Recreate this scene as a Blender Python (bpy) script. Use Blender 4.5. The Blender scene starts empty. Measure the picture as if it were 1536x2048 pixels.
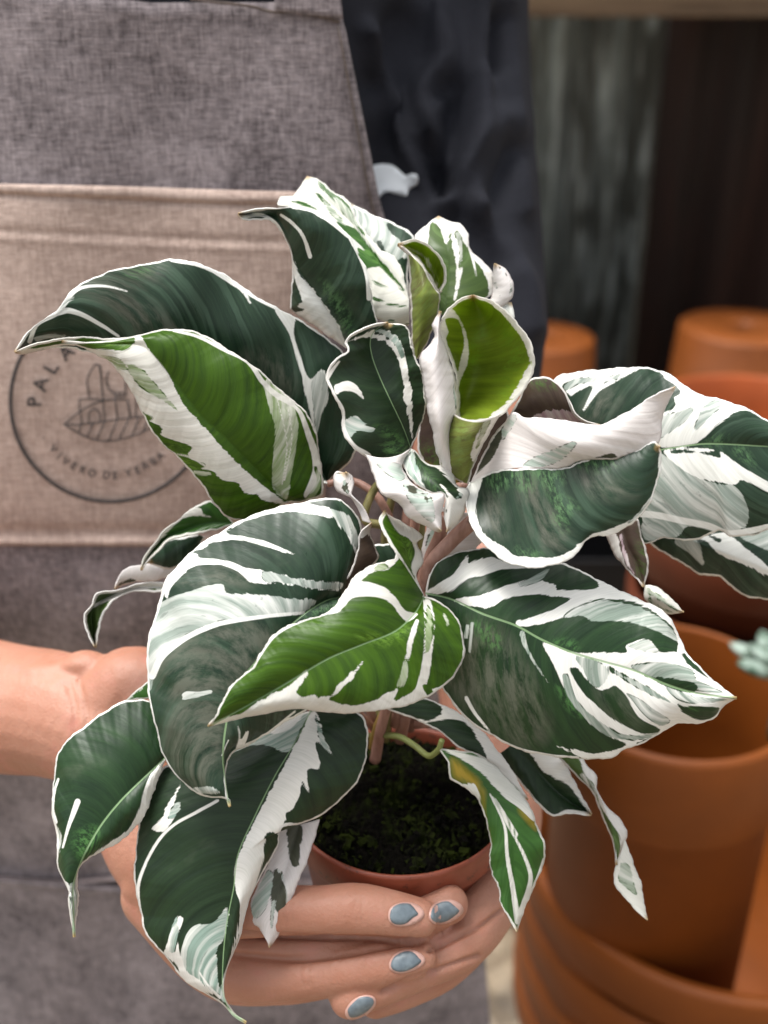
import bpy, bmesh, math, random
import numpy as np
from mathutils import Vector, Matrix
random.seed(7); np.random.seed(7)
R = math.radians
sc = bpy.context.scene
col = sc.collection

# ------------------------------------------------------------------ camera, light, exposure
FPX = 2196.0; PITCH = R(27.0); CAMZ = 1.22
cam_d = bpy.data.cameras.new("camera"); cam = bpy.data.objects.new("camera", cam_d); col.objects.link(cam)
cam.location = (0, 0, CAMZ); cam.rotation_euler = (R(90) - PITCH, 0, 0)
cam_d.sensor_fit = 'VERTICAL'; cam_d.sensor_height = 24.0; cam_d.lens = 24.0 * FPX / 2048.0
cam_d.clip_start = 0.01; cam_d.clip_end = 100
cam_d.dof.use_dof = True; cam_d.dof.focus_distance = 0.362; cam_d.dof.aperture_fstop = 5.2
sc.camera = cam

world = bpy.data.worlds.new("World"); sc.world = world; world.use_nodes = True
wn = world.node_tree; wn.nodes.clear()
SUN_EL, SUN_AZ = 76.0, 285.0
sky = wn.nodes.new('ShaderNodeTexSky'); sky.sky_type = 'NISHITA'; sky.sun_disc = False
sky.sun_elevation = R(SUN_EL); sky.sun_rotation = R(SUN_AZ); sky.air_density = 1.0; sky.dust_density = 4.0
hsv = wn.nodes.new('ShaderNodeHueSaturation'); hsv.inputs['Saturation'].default_value = 0.18
bg = wn.nodes.new('ShaderNodeBackground'); bg.inputs['Strength'].default_value = 0.095
wo = wn.nodes.new('ShaderNodeOutputWorld')
wn.links.new(sky.outputs[0], hsv.inputs['Color']); wn.links.new(hsv.outputs[0], bg.inputs['Color']); wn.links.new(bg.outputs[0], wo.inputs['Surface'])

sun_d = bpy.data.lights.new("sun", 'SUN'); sun = bpy.data.objects.new("sun", sun_d); col.objects.link(sun)
sun_d.energy = 1.5; sun_d.angle = R(22); sun_d.color = (1.0, 0.975, 0.94)
_az, _el = R(SUN_AZ), R(SUN_EL)
_dir = Vector((math.sin(_az) * math.cos(_el), math.cos(_az) * math.cos(_el), math.sin(_el)))
sun.rotation_euler = _dir.to_track_quat('Z', 'Y').to_euler()

sc.view_settings.view_transform = 'Standard'; sc.view_settings.look = 'None'
sc.view_settings.exposure = 1.42; sc.view_settings.gamma = 1.0
sc.render.engine = 'CYCLES'
sc.cycles.max_bounces = 8; sc.cycles.diffuse_bounces = 4; sc.cycles.transmission_bounces = 4

# ------------------------------------------------------------------ helpers
CR = Matrix.Rotation(R(90) - PITCH, 3, 'X'); CRN = np.array(CR)
def P(px, py, d):                       # a point seen at photo pixel px,py, d metres along the view axis
    v = CR @ Vector(((px - 768) / FPX * d, -(py - 1024) / FPX * d, -d))
    return Vector((v.x, v.y, v.z + CAMZ))
def PN(a):                              # the same for an (n,3) array of px,py,depth
    a = np.asarray(a, float); d = a[:, 2]
    c = np.stack([(a[:, 0] - 768) / FPX * d, -(a[:, 1] - 1024) / FPX * d, -d], 1)
    w = c @ CRN.T; w[:, 2] += CAMZ
    return w
def tag(o, label=None, cat=None, group=None, kind=None):
    if label: o['label'] = label
    if cat: o['category'] = cat
    if group: o['group'] = group
    if kind: o['kind'] = kind
    return o
def empty(name, loc, label, cat, group=None):
    o = bpy.data.objects.new(name, None); col.objects.link(o); o.location = loc; o.empty_display_size = .02
    return tag(o, label, cat, group)
def link(name, me, mat=None, parent=None):
    o = bpy.data.objects.new(name, me); col.objects.link(o)
    if mat: me.materials.append(mat)
    if parent:
        o.parent = parent; o.matrix_parent_inverse = Matrix.Translation(parent.location).inverted()
    return o
def mesh(name, verts, faces, smooth=True):
    me = bpy.data.meshes.new(name); me.from_pydata([tuple(v) for v in verts], [], faces); me.update()
    if smooth: me.polygons.foreach_set('use_smooth', [True] * len(me.polygons))
    return me
def catmull(pts, n=8, closed=False):
    p = np.asarray(pts, float)
    if len(p) < 3 and not closed: return p
    if closed: q = np.vstack([p[-1], p, p[0], p[1]])
    else: q = np.vstack([2 * p[0] - p[1], p, 2 * p[-1] - p[-2]])
    out = []
    t = np.linspace(0, 1, n, endpoint=False)[:, None]
    for i in range(1, len(q) - 2):
        a, b, c, d = q[i - 1], q[i], q[i + 1], q[i + 2]
        lb = np.linalg.norm((c - b)[:2]) + 1e-9
        m1 = (c - a) / 2; m2 = (d - b) / 2
        for m in (m1, m2):
            k = np.linalg.norm(m[:2])
            if k > lb: m *= lb / k
        h = (2 * t**3 - 3 * t**2 + 1) * b + (t**3 - 2 * t**2 + t) * m1 + (-2 * t**3 + 3 * t**2) * c + (t**3 - t**2) * m2
        out.append(h)
    if not closed: out.append(p[-1:])
    return np.vstack(out)
def resample(pts, n):
    p = catmull(pts, 10); s = np.r_[0, np.cumsum(np.linalg.norm(np.diff(p[:, :2], axis=0), axis=1))]
    u = np.linspace(0, s[-1], n)
    return np.stack([np.interp(u, s, p[:, k]) for k in range(p.shape[1])], 1)
ZO = {'z1': (0, 0, 1.92), 'z2': (700, 0, 1.8373), 'z3': (0, 500, 2.0211), 'z4': (460, 330, 2.4), 'z5': (620, 560, 3.072),
      'z6': (900, 700, 2.4151), 'z7': (280, 980, 2.2588), 'z8': (780, 1050, 2.1333), 'b1': (80, 1380, 2.1943),
      'b2': (580, 1400, 2.0757), 'b3': (0, 1250, 2.566), 'b6': (960, 1400, 2.6667), 'b7': (160, 960, 3.84),
      'b8': (600, 900, 3.84), 'c3': (1000, 540, 2.8657), 'c4': (1100, 1000, 3.5229), 'px': (0, 0, 1.0)}
def curve(s, z):                        # "x,y[,depth_cm] ..." -> (n,3) px,py,depth; missing depths are interpolated
    ox, oy, k = ZO[z]; out = []; dd = []
    for i, t in enumerate(s.split()):
        v = [float(q) for q in t.split(',')]
        out.append((ox + v[0] / k, oy + v[1] / k))
        if len(v) > 2: dd.append((i, v[2] / 100))
    n = len(out); d = np.interp(range(n), [a for a, b in dd], [b for a, b in dd]) if dd else np.full(n, np.nan)
    return np.column_stack([np.array(out), d])
def seg_dist(q, pts, closed):
    a = pts; b = np.roll(pts, -1, 0)
    if not closed: a, b = pts[:-1], pts[1:]
    best = np.full(len(q), 1e9); par = np.zeros(len(q)); m = len(a)
    for i in range(m):
        ab = b[i] - a[i]; L = ab @ ab + 1e-9
        t = np.clip(((q - a[i]) @ ab) / L, 0, 1)
        d = np.linalg.norm(q - a[i] - t[:, None] * ab, axis=1)
        k = d < best; best[k] = d[k]; par[k] = (i + t[k]) / m
    return best, par
def inside(q, pts):
    x, y = q[:, 0], q[:, 1]; c = np.zeros(len(q), bool); j = len(pts) - 1
    for i in range(len(pts)):
        xi, yi = pts[i]; xj, yj = pts[j]
        k = ((yi > y) != (yj > y)) & (x < (xj - xi) * (y - yi) / (yj - yi + 1e-12) + xi)
        c ^= k; j = i
    return c
# ------------------------------------------------------------------ materials
def nt(name):
    m = bpy.data.materials.new(name); m.use_nodes = True; t = m.node_tree
    b = t.nodes['Principled BSDF']
    return m, t, b
def N(t, typ, ins=None, **kw):
    n = t.nodes.new(typ)
    for k, v in kw.items(): setattr(n, k, v)
    for k, v in (ins or {}).items():
        if isinstance(v, bpy.types.NodeSocket): t.links.new(v, n.inputs[k])
        else: n.inputs[k].default_value = v
    return n
def math_(t, op, a, b=0.0, c=0.0, clamp=False):
    n = N(t, 'ShaderNodeMath', {0: a, 1: b, 2: c}, operation=op); n.use_clamp = clamp; return n.outputs[0]
def mixc(t, f, a, b, blend='MIX'):
    n = t.nodes.new('ShaderNodeMix'); n.data_type = 'RGBA'; n.blend_type = blend
    for s, v in ((n.inputs[0], f), (n.inputs[6], a), (n.inputs[7], b)):
        if isinstance(v, bpy.types.NodeSocket): t.links.new(v, s)
        else: s.default_value = v if not isinstance(v, tuple) else (*v[:3], 1)
    return n.outputs[2]
def noise(t, vec, scale, detail=3, rough=.55, dist=0.0):
    n = N(t, 'ShaderNodeTexNoise', {'Scale': scale, 'Detail': detail, 'Roughness': rough, 'Distortion': dist})
    if vec is not None: t.links.new(vec, n.inputs['Vector'])
    return n.outputs['Fac']
def mapping(t, vec, scale=(1, 1, 1), loc=(0, 0, 0), rot=(0, 0, 0)):
    return N(t, 'ShaderNodeMapping', {'Vector': vec, 'Scale': scale, 'Location': loc, 'Rotation': rot}).outputs[0]
def ramp(t, f, lo, hi, a=0.0, b=1.0):
    return N(t, 'ShaderNodeMapRange', {'Value': f, 'From Min': lo, 'From Max': hi, 'To Min': a, 'To Max': b}).outputs[0]
def bump(t, h, strength, dist, normal=None):
    n = N(t, 'ShaderNodeBump', {'Height': h, 'Strength': strength, 'Distance': dist})
    if normal is not None: t.links.new(normal, n.inputs['Normal'])
    return n.outputs[0]

TONES = {  # dark a, dark b, grey, white, lime, rough, transmission weight
 'dark':   ((.006, .021, .008), (.017, .047, .014), (.27, .34, .28), (.86, .85, .80), (.10, .26, .07), .40, .10),
 'blue':   ((.007, .021, .011), (.019, .043, .023), (.31, .37, .32), (.86, .86, .81), (.12, .24, .10), .34, .08),
 'deep':   ((.006, .017, .007), (.016, .036, .013), (.26, .36, .30), (.80, .78, .73), (.08, .18, .05), .42, .08),
 'young':  ((.019, .055, .003), (.062, .145, .004), (.34, .44, .22), (.84, .82, .76), (.22, .42, .05), .40, .30),
 'lime':   ((.17, .24, .016), (.32, .44, .03), (.40, .46, .20), (.86, .84, .78), (.24, .40, .03), .42, .48),
 'mid':    ((.022, .075, .012), (.045, .130, .020), (.32, .40, .28), (.80, .79, .72), (.15, .32, .07), .40, .20),
 'olive':  ((.040, .075, .018), (.075, .125, .028), (.36, .40, .32), (.80, .78, .74), (.15, .25, .06), .42, .2),
 'unyoung':((.115, .100, .035), (.26, .33, .06), (.45, .46, .30), (.80, .76, .70), (.22, .32, .08), .45, .25),
 'pale':   ((.050, .055, .035), (.085, .085, .06), (.48, .58, .50), (.84, .79, .77), (.2, .3, .1), .45, .18),
 'purple': ((.050, .028, .024), (.085, .055, .040), (.50, .33, .38), (.74, .70, .66), (.07, .17, .02), .42, .15),
}
_lm = {}
def leaf_mat(tone):
    if tone in _lm: return _lm[tone]
    da, db, gr, wh, li, rg, tr = TONES[tone]
    m, t, b = nt('leaf_' + tone)
    uv = N(t, 'ShaderNodeUVMap', uv_map='vein').outputs[0]
    oi = N(t, 'ShaderNodeObjectInfo').outputs['Random']
    off = N(t, 'ShaderNodeCombineXYZ', {2: math_(t, 'MULTIPLY', oi, 57.0)}).outputs[0]
    uvo = N(t, 'ShaderNodeVectorMath', {0: uv, 1: off}, operation='ADD').outputs[0]
    at = lambda k: N(t, 'ShaderNodeAttribute', attribute_name=k).outputs['Fac']
    teeth = noise(t, mapping(t, uvo, (.060, .0045, 1)), 1, 4, .70)
    gate = ramp(t, noise(t, mapping(t, uvo, (.012, .012, 1)), 1, 2, .5), .38, .62, .25, 1.0)
    teeth = math_(t, 'MULTIPLY', math_(t, 'MULTIPLY', math_(t, 'SUBTRACT', teeth, .5), 36), gate)
    fine = math_(t, 'MULTIPLY', math_(t, 'SUBTRACT', noise(t, mapping(t, uvo, (.16, .02, 1)), 1, 3, .7), .5), 6)
    tf = math_(t, 'ADD', teeth, fine)
    def mask(a, w=1.0, soft=.9, k=1.0):
        return ramp(t, math_(t, 'ADD', at(a), math_(t, 'MULTIPLY', tf, k)), -soft * w, soft * w)
    streak = noise(t, mapping(t, uvo, (.055, .004, 1)), 1, 4, .6)
    fstreak = noise(t, mapping(t, uvo, (.30, .010, 1)), 1, 3, .6)
    blot = noise(t, mapping(t, uvo, (.012, .012, 1)), 1, 4, .6)
    base = mixc(t, ramp(t, streak, .35, .68), da, db)
    base = mixc(t, math_(t, 'MULTIPLY', ramp(t, blot, .35, .75), .55), base, db)
    base = mixc(t, ramp(t, fstreak, .4, .8, 0, .07), base, li)
    if tone in ('blue', 'olive'):
        st2 = noise(t, mapping(t, uvo, (.034, .0022, 1)), 1, 3, .6)
        base = mixc(t, ramp(t, st2, .53, .62, 0, .60), base, tuple(v * 1.5 + w for v, w in zip(db, (.028, .036, .030))))
    # glare and pale residue painted in as grey brown mottling between the veins
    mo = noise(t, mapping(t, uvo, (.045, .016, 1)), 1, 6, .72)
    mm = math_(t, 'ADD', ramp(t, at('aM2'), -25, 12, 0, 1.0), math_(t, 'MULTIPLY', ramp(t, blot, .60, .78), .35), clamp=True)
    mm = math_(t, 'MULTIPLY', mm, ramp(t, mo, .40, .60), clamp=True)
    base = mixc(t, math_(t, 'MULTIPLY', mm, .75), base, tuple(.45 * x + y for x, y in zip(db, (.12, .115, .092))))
    # scattered lime flecks
    flk = noise(t, mapping(t, uvo, (.11, .05, 1)), 1, 6, .78)
    lm = math_(t, 'MULTIPLY', ramp(t, at('aL'), -10, 14, 0, .8), ramp(t, flk, .46, .58), clamp=True)
    base = mixc(t, lm, base, li)
    ym = ramp(t, math_(t, 'ADD', at('aY'), math_(t, 'MULTIPLY', tf, .6)), -6, 10)
    base = mixc(t, ym, base, (.36, .25, .02))
    gcol = mixc(t, ramp(t, fstreak, .3, .75), gr, tuple(c * .72 for c in gr))
    gcol = mixc(t, ramp(t, streak, .42, .66, 0, .75), gcol, wh)
    gcol = mixc(t, ramp(t, mo, .60, .64, 0, .5), gcol, tuple(v * .45 for v in gr))
    wcol = mixc(t, ramp(t, fstreak, .35, .75), wh, tuple(c * e for c, e in zip(wh, (.86, .87, .85))))
    wcol = mixc(t, ramp(t, blot, .5, .8, 0, .35), wcol, tuple(c * e for c, e in zip(wh, (.80, .86, .80))))
    gm = mask('aG', k=.75); wm = math_(t, 'MAXIMUM', mask('aW', k=.60), mask('aS', k=.10))
    c = mixc(t, gm, base, gcol); c = mixc(t, wm, c, wcol)
    # pale rim following the outline
    edge = math_(t, 'ADD', at('aE'), math_(t, 'MULTIPLY', tf, .14))
    edge = math_(t, 'ADD', edge, ramp(t, blot, .3, .7, -1.6, 1.2)); rim = ramp(t, edge, 2.3, 3.6, 1, 0)
    c = mixc(t, rim, c, mixc(t, ramp(t, blot, .4, .6), tuple(v * .98 for v in wh), tuple(v * .80 for v in wh)))
    mid = ramp(t, at('aM'), -.7, .7)
    c = mixc(t, math_(t, 'MULTIPLY', mid, .75), c, (.26, .40, .20))
    tip = ramp(t, math_(t, 'ADD', at('aT'), math_(t, 'MULTIPLY', fine, 1.2)), 2, 13, .85, 0)
    c = mixc(t, tip, c, (.42, .27, .10))
    t.links.new(c, b.inputs['Base Color'])
    rr = ramp(t, mo, .3, .7, rg - .08, rg + .12)
    t.links.new(rr, b.inputs['Roughness'])
    b.inputs['Specular IOR Level'].default_value = .32
    # ridges of the lateral veins, fine grain
    ridge = noise(t, mapping(t, uvo, (.028, .0012, 1)), 1, 2, .5)
    grain = noise(t, mapping(t, uvo, (.45, .12, 1)), 1, 3, .6)
    h = math_(t, 'ADD', math_(t, 'MULTIPLY', ridge, 1.0), math_(t, 'MULTIPLY', grain, .035))
    h = math_(t, 'ADD', h, math_(t, 'MULTIPLY', fstreak, .045))
    h = math_(t, 'ADD', h, math_(t, 'MULTIPLY', mid, -.35))
    nb = bump(t, h, .24, .0030); t.links.new(nb, b.inputs['Normal'])
    tl = N(t, 'ShaderNodeBsdfTranslucent', {'Color': c})
    mx = N(t, 'ShaderNodeMixShader', {0: tr})
    t.links.new(b.outputs[0], mx.inputs[1]); t.links.new(tl.outputs[0], mx.inputs[2])
    t.links.new(mx.outputs[0], t.nodes['Material Output'].inputs['Surface'])
    _lm[tone] = m; return m

def make_patch(L, M, Rr, pat, z, tone, base='D', bulge=.25, half=False, mid=0.0, rim=1.0, wave=0.0, nw=7, seed=0):
    L, M, Rr = curve(L, z), curve(M, z) if M else None, curve(Rr, z)
    def fill(c, ref):
        if np.isnan(c[:, 2]).any(): c[:, 2] = np.interp(np.linspace(0, 1, len(c)), np.linspace(0, 1, len(ref)), ref[:, 2])
    if M is None or half is None:
        half = True
    if M is None:
        n = 12; a = resample(L, n); fill(Rr, L); b2 = resample(Rr, n); M = (a + b2) / 2
    fill(M, L); fill(L, M); fill(Rr, L)
    ln = max(np.linalg.norm(np.diff(c[:, :2], axis=0), axis=1).sum() for c in (L, M, Rr))
    bulge *= .62
    nu = int(min(190, max(16, ln / 3.6)))
    l, m, r = resample(L, nu), resample(M, nu), resample(Rr, nu)
    rg_ = np.random.default_rng(int(abs(l[:, 0].sum() + l[:, 1].sum())) % 9973)
    for e in (l, r):                       # uneven margin
        dv = (e - m)[:, :2]; k = np.linalg.norm(dv, axis=1)[:, None] + 1e-6; sl = np.linspace(0, ln, nu)
        nz_ = sum(a_ * np.sin(sl * f_ + rg_.uniform(0, 6.28)) for a_, f_ in ((.9, .05), (.7, .11), (.5, .21), (.35, .4)))
        nz_ *= np.minimum(1, np.minimum(sl, ln - sl) / 30) * np.minimum(1, k[:, 0] / 12)
        e[:, :2] += dv / k * (nz_ * 1.1)[:, None]
    wl = np.linalg.norm((l - m)[:, :2], axis=1); wr = np.linalg.norm((r - m)[:, :2], axis=1)
    nh = int(min(52, max(6, max(wl.max(), wr.max()) / 4.5)))
    vs = np.linspace(-1, 1, 2 * nh + 1); u = np.linspace(0, 1, nu)
    G = np.zeros((nu, len(vs), 3)); W = np.zeros((nu, len(vs), 2)); MD = np.zeros((nu, len(vs)))
    lenpx = np.linalg.norm(np.diff(m[:, :2], axis=0), axis=1).sum()
    for j, v in enumerate(vs):
        e = l if v < 0 else r; a = abs(v); ww = wl if v < 0 else wr
        g = m * (1 - a) + e * a
        taper = np.minimum(1, ww / 60)
        if half:
            g = l * (.5 * v * (v - 1)) + m * (1 - v * v) + r * (.5 * v * (v + 1))
            g[:, 2] -= bulge / 100 * (1 - v * v) * np.minimum(1, (wl + wr) / 80)
        else: g[:, 2] -= bulge / 100 * np.sin(math.pi * a) ** .9 * taper if 0 < a < 1 else 0
        if wave:
            g[:, 2] += wave / 100 * a ** 2 * np.sin(2 * math.pi * nw * u + seed + (1.7 if v < 0 else 0) + .6 * np.sin(9 * u)) * taper
        G[:, j] = g
        s = (v + 1) / 2 if half else a
        wid = (wl + wr) if half else ww
        W[:, j, 0] = (u - .22 * s ** 1.4 + .02) * lenpx + (0 if (half or v < 0) else 311)
        W[:, j, 1] = s * wid
        MD[:, j] = (mid - a * ww) if mid else -20
    flat = G.reshape(-1, 3); q = flat[:, :2]
    co = PN(flat); nv = len(vs)
    ii, jj = np.meshgrid(np.arange(nu - 1), np.arange(nv - 1), indexing='ij')
    i0 = (ii * nv + jj).ravel(); f = np.stack([i0, i0 + 1, i0 + nv + 1, i0 + nv], 1)
    # face the viewer's side of the leaf
    nrm = np.cross(co[f[:, 1]] - co[f[:, 0]], co[f[:, 3]] - co[f[:, 0]])
    tocam = np.array([0, 0, CAMZ]) - co[f[:, 0]]
    if (nrm * tocam).sum() < 0: f = f[:, ::-1]
    A = {k: np.full(len(q), -60.0) for k in ('aW', 'aG', 'aL', 'aY', 'aS', 'aM2')}
    if base == 'W': A['aW'][:] = 60
    if base == 'G': A['aG'][:] = 60
    for p in pat:
        tk = p.split(); c = tk[0]; k = 1; wd = None
        if c.endswith('s'): wd = [float(x) for x in tk[1].split(',')]; k = 2
        zz = z
        if tk[k] in ZO: zz = tk[k]; k += 1
        pts = curve(' '.join(tk[k:]), zz)[:, :2]
        if wd:
            pp = catmull(pts, 6); d, par = seg_dist(q, pp, False)
            sd = (wd[0] + (wd[-1] - wd[0]) * par) / 2 - d
        else:
            pp = catmull(pts, 4, True); d, _ = seg_dist(q, pp, True)
            sd = np.where(inside(q, pp), d, -d)
        if c == 'Ws': A['aS'] = np.maximum(A['aS'], sd); continue
        c = c[0]
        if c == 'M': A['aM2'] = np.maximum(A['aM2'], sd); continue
        if c in 'DG' : A['aS'] = np.minimum(A['aS'], -sd)
        if c == 'D':
            for kk in ('aW', 'aG'): A[kk] = np.minimum(A[kk], -sd)
        elif c == 'G':
            A['aG'] = np.maximum(A['aG'], sd); A['aW'] = np.minimum(A['aW'], -sd)
        else: A['a' + c] = np.maximum(A['a' + c], sd)
    # outline distance, measured on the sheet
    ed = np.full((nu, nv), 1e9)
    sides = [G[:, 0], G[:, -1]]
    for sd_ in sides:
        d, _ = seg_dist(q, sd_[::2, :2] if nu > 40 else sd_[:, :2], False); ed = np.minimum(ed, d.reshape(nu, nv))
    ed = np.minimum(ed, 40) if rim else np.full((nu, nv), 40.0)
    A['aT'] = np.linalg.norm(q - m[-1, :2], axis=1) if np.linalg.norm(l[-1, :2] - r[-1, :2]) < 8 else np.full(len(q), 99.0)
    A['aE'] = (ed / (rim if rim else 1)).ravel(); A['aM'] = MD.ravel()
    return co, f, W.reshape(-1, 2), A

def leaf(name, parent, patches, label=None):
    """patches: list of dicts for make_patch; joined into one mesh with real thickness"""
    V, F, U, AA, mats, mi = [], [], [], {}, [], []; o0 = 0
    for p in patches:
        p = dict(p); tone = p['tone']
        co, f, uv, A = make_patch(**p)
        V.append(co); F.append(f + o0); U.append(uv); o0 += len(co)
        if tone not in mats: mats.append(tone)
        mi += [mats.index(tone)] * len(f)
        for k, v in A.items(): AA.setdefault(k, []).append(v)
    V = np.vstack(V); F = np.vstack(F); U = np.vstack(U)
    me = bpy.data.meshes.new(name); me.from_pydata(V.tolist(), [], F.tolist()); me.update()
    me.polygons.foreach_set('use_smooth', [True] * len(F)); me.polygons.foreach_set('material_index', mi)
    ul = me.uv_layers.new(name='vein'); ul.data.foreach_set('uv', U[F.ravel()].ravel())
    for k, v in AA.items():
        a = me.attributes.new(k, 'FLOAT', 'POINT'); a.data.foreach_set('value', np.concatenate(v).astype(np.float32))
    for tn in mats: me.materials.append(leaf_mat(tn))
    o = link(name, me, None, parent)
    so = o.modifiers.new('thick', 'SOLIDIFY'); so.thickness = .0005; so.offset = -1
    if label: o['label'] = label
    return o
def sheet(L, M, Rr, pat, z, tone, **k): return dict(L=L, M=M, Rr=Rr, pat=pat, z=z, tone=tone, **k)

def tube(name, pts, rad, mat, parent, seg=14, sub=8, flat=1.0):
    """pts: world Vectors, rad: metres per point"""
    a = np.array([[*p, r] for p, r in zip(pts, rad)])
    c = catmull(a, sub); V = []; Fc = []; n = len(c)
    up = Vector((.3, .2, 1)).normalized()
    for i in range(n):
        d = Vector(c[min(i + 1, n - 1), :3] - c[max(i - 1, 0), :3]).normalized()
        s = d.cross(up)
        if s.length < 1e-3: s = d.cross(Vector((1, 0, 0)))
        s.normalize(); w = s.cross(d)
        for k in range(seg):
            th = 2 * math.pi * k / seg
            V.append(Vector(c[i, :3]) + (s * math.cos(th) + w * math.sin(th) * flat) * c[i, 3])
    for i in range(n - 1):
        for k in range(seg):
            Fc.append((i * seg + k, i * seg + (k + 1) % seg, (i + 1) * seg + (k + 1) % seg, (i + 1) * seg + k))
    Fc.append(tuple(range(seg))[::-1]); Fc.append(tuple(range((n - 1) * seg, n * seg)))
    return link(name, mesh(name, V, Fc), mat, parent)
def lathe(name, prof, mat, parent=None, seg=64, origin=(0, 0, 0), closed=False):
    """prof: (r,z) list revolved about Z"""
    V, Fc = [], []; n = len(prof)
    for i, (r, zz) in enumerate(prof):
        for k in range(seg):
            th = 2 * math.pi * k / seg
            V.append((origin[0] + r * math.cos(th), origin[1] + r * math.sin(th), origin[2] + zz))
    m = n if closed else n - 1
    for i in range(m):
        j = (i + 1) % n
        for k in range(seg):
            k2 = (k + 1) % seg
            Fc.append((i * seg + k, i * seg + k2, j * seg + k2, j * seg + k))
    if not closed:
        if prof[0][0] > 0: Fc.append(tuple(range(seg))[::-1])
        if prof[-1][0] > 0: Fc.append(tuple(range((n - 1) * seg, n * seg)))
    return link(name, mesh(name, V, Fc), mat, parent)
def box(name, lo, hi, mat, parent=None, bev=0.0):
    x0, y0, z0 = lo; x1, y1, z1 = hi
    V = [(x0, y0, z0), (x1, y0, z0), (x1, y1, z0), (x0, y1, z0), (x0, y0, z1), (x1, y0, z1), (x1, y1, z1), (x0, y1, z1)]
    Fc = [(0, 3, 2, 1), (4, 5, 6, 7), (0, 1, 5, 4), (1, 2, 6, 5), (2, 3, 7, 6), (3, 0, 4, 7)]
    o = link(name, mesh(name, V, Fc, False), mat, parent)
    if bev:
        b = o.modifiers.new('b', 'BEVEL'); b.width = bev; b.segments = 2
    return o
# ------------------------------------------------------------------ the place behind: ground, wall, shelf, terracotta pots
def mat_terra(name='terracotta', c=(.25, .064, .008)):
    m, t, b = nt(name); g = N(t, 'ShaderNodeTexCoord').outputs['Object']
    n1 = noise(t, g, 9, 5, .6); n2 = noise(t, g, 140, 3, .6)
    cc = mixc(t, ramp(t, n1, .35, .7), c, tuple(v * 1.35 for v in c))
    cc = mixc(t, ramp(t, n2, .55, .8, 0, .25), cc, tuple(v * 1.3 + .008 for v in c))
    cc = mixc(t, ramp(t, noise(t, g, 4, 4, .7), .58, .75, 0, .35), cc, tuple(v * .45 for v in c))
    cc = mixc(t, math_(t, 'MULTIPLY', ramp(t, noise(t, mapping(t, g, (6, 6, 14)), 1, 5, .7), .60, .76, 0, .22), ramp(t, n2, .3, .6)), cc, tuple(min(.6, v * 1.5 + .07) for v in c))
    t.links.new(cc, b.inputs['Base Color']); b.inputs['Roughness'].default_value = .55; b.inputs['Specular IOR Level'].default_value = .3
    t.links.new(bump(t, n2, .25, .001), b.inputs['Normal']); return m
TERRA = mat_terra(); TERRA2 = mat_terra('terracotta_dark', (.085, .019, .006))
TERRA4 = mat_terra('terracotta_shade', (.165, .044, .006)); TERRA5 = mat_terra('terracotta_red', (.26, .055, .010))  # TERRA4 puts the shade on the upturned pots into its colour
TERRA3 = mat_terra('terracotta_shadowed', (.175, .044, .004))  # darker copy of TERRA, shadow on the lower pots painted into the base
m, t, b = nt('gravel'); g = N(t, 'ShaderNodeTexCoord').outputs['Object']
v = N(t, 'ShaderNodeTexVoronoi', {'Vector': g, 'Scale': 26.0})
cc = mixc(t, ramp(t, noise(t, g, 5, 4), .4, .62), (.05, .04, .028), (.34, .25, .15))
cc = mixc(t, .5, cc, mixc(t, ramp(t, v.outputs['Color'], .2, .9), (.08, .06, .045), (.42, .35, .26)))
t.links.new(cc, b.inputs['Base Color']); b.inputs['Roughness'].default_value = .9
t.links.new(bump(t, v.outputs['Distance'], .8, .02), b.inputs['Normal']); GRAVEL = m
m, t, b = nt('galvanised'); g = N(t, 'ShaderNodeTexCoord').outputs['Object']
s1 = noise(t, mapping(t, g, (9, 1, 1.3)), 1, 5, .65); s2 = noise(t, mapping(t, g, (40, 1, 5)), 1, 4, .6)
cc = mixc(t, ramp(t, s1, .42, .66), (.045, .052, .048), (.22, .27, .27))
cc = mixc(t, ramp(t, s2, .50, .75, 0, .9), cc, (.48, .57, .58))
t.links.new(cc, b.inputs['Base Color']); b.inputs['Roughness'].default_value = .55; b.inputs['Metallic'].default_value = .25; GALV = m
m, t, b = nt('rusty_sheet'); g = N(t, 'ShaderNodeTexCoord').outputs['Object']
s1 = noise(t, mapping(t, g, (7, 1, 1)), 1, 5, .65)
cc = mixc(t, ramp(t, s1, .4, .7), (.008, .0025, .0018), (.034, .010, .006))
t.links.new(cc, b.inputs['Base Color']); b.inputs['Roughness'].default_value = .7; RUST = m
m, t, b = nt('old_wood'); g = N(t, 'ShaderNodeTexCoord').outputs['Object']
s1 = noise(t, mapping(t, g, (2.5, 30, 30)), 1, 5, .65)
cc = mixc(t, ramp(t, s1, .35, .7), (.075, .045, .022), (.21, .14, .08))
t.links.new(cc, b.inputs['Base Color']); b.inputs['Roughness'].default_value = .75
t.links.new(bump(t, s1, .5, .004), b.inputs['Normal']); WOOD = m

bmg = bmesh.new(); bmesh.ops.create_grid(bmg, x_segments=8, y_segments=8, size=14)
me = bpy.data.meshes.new('ground'); bmg.to_mesh(me); bmg.free()
gd = link('ground', me, GRAVEL); tag(gd, 'beige and brown gravel ground under the pots', None, kind='structure')

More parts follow.
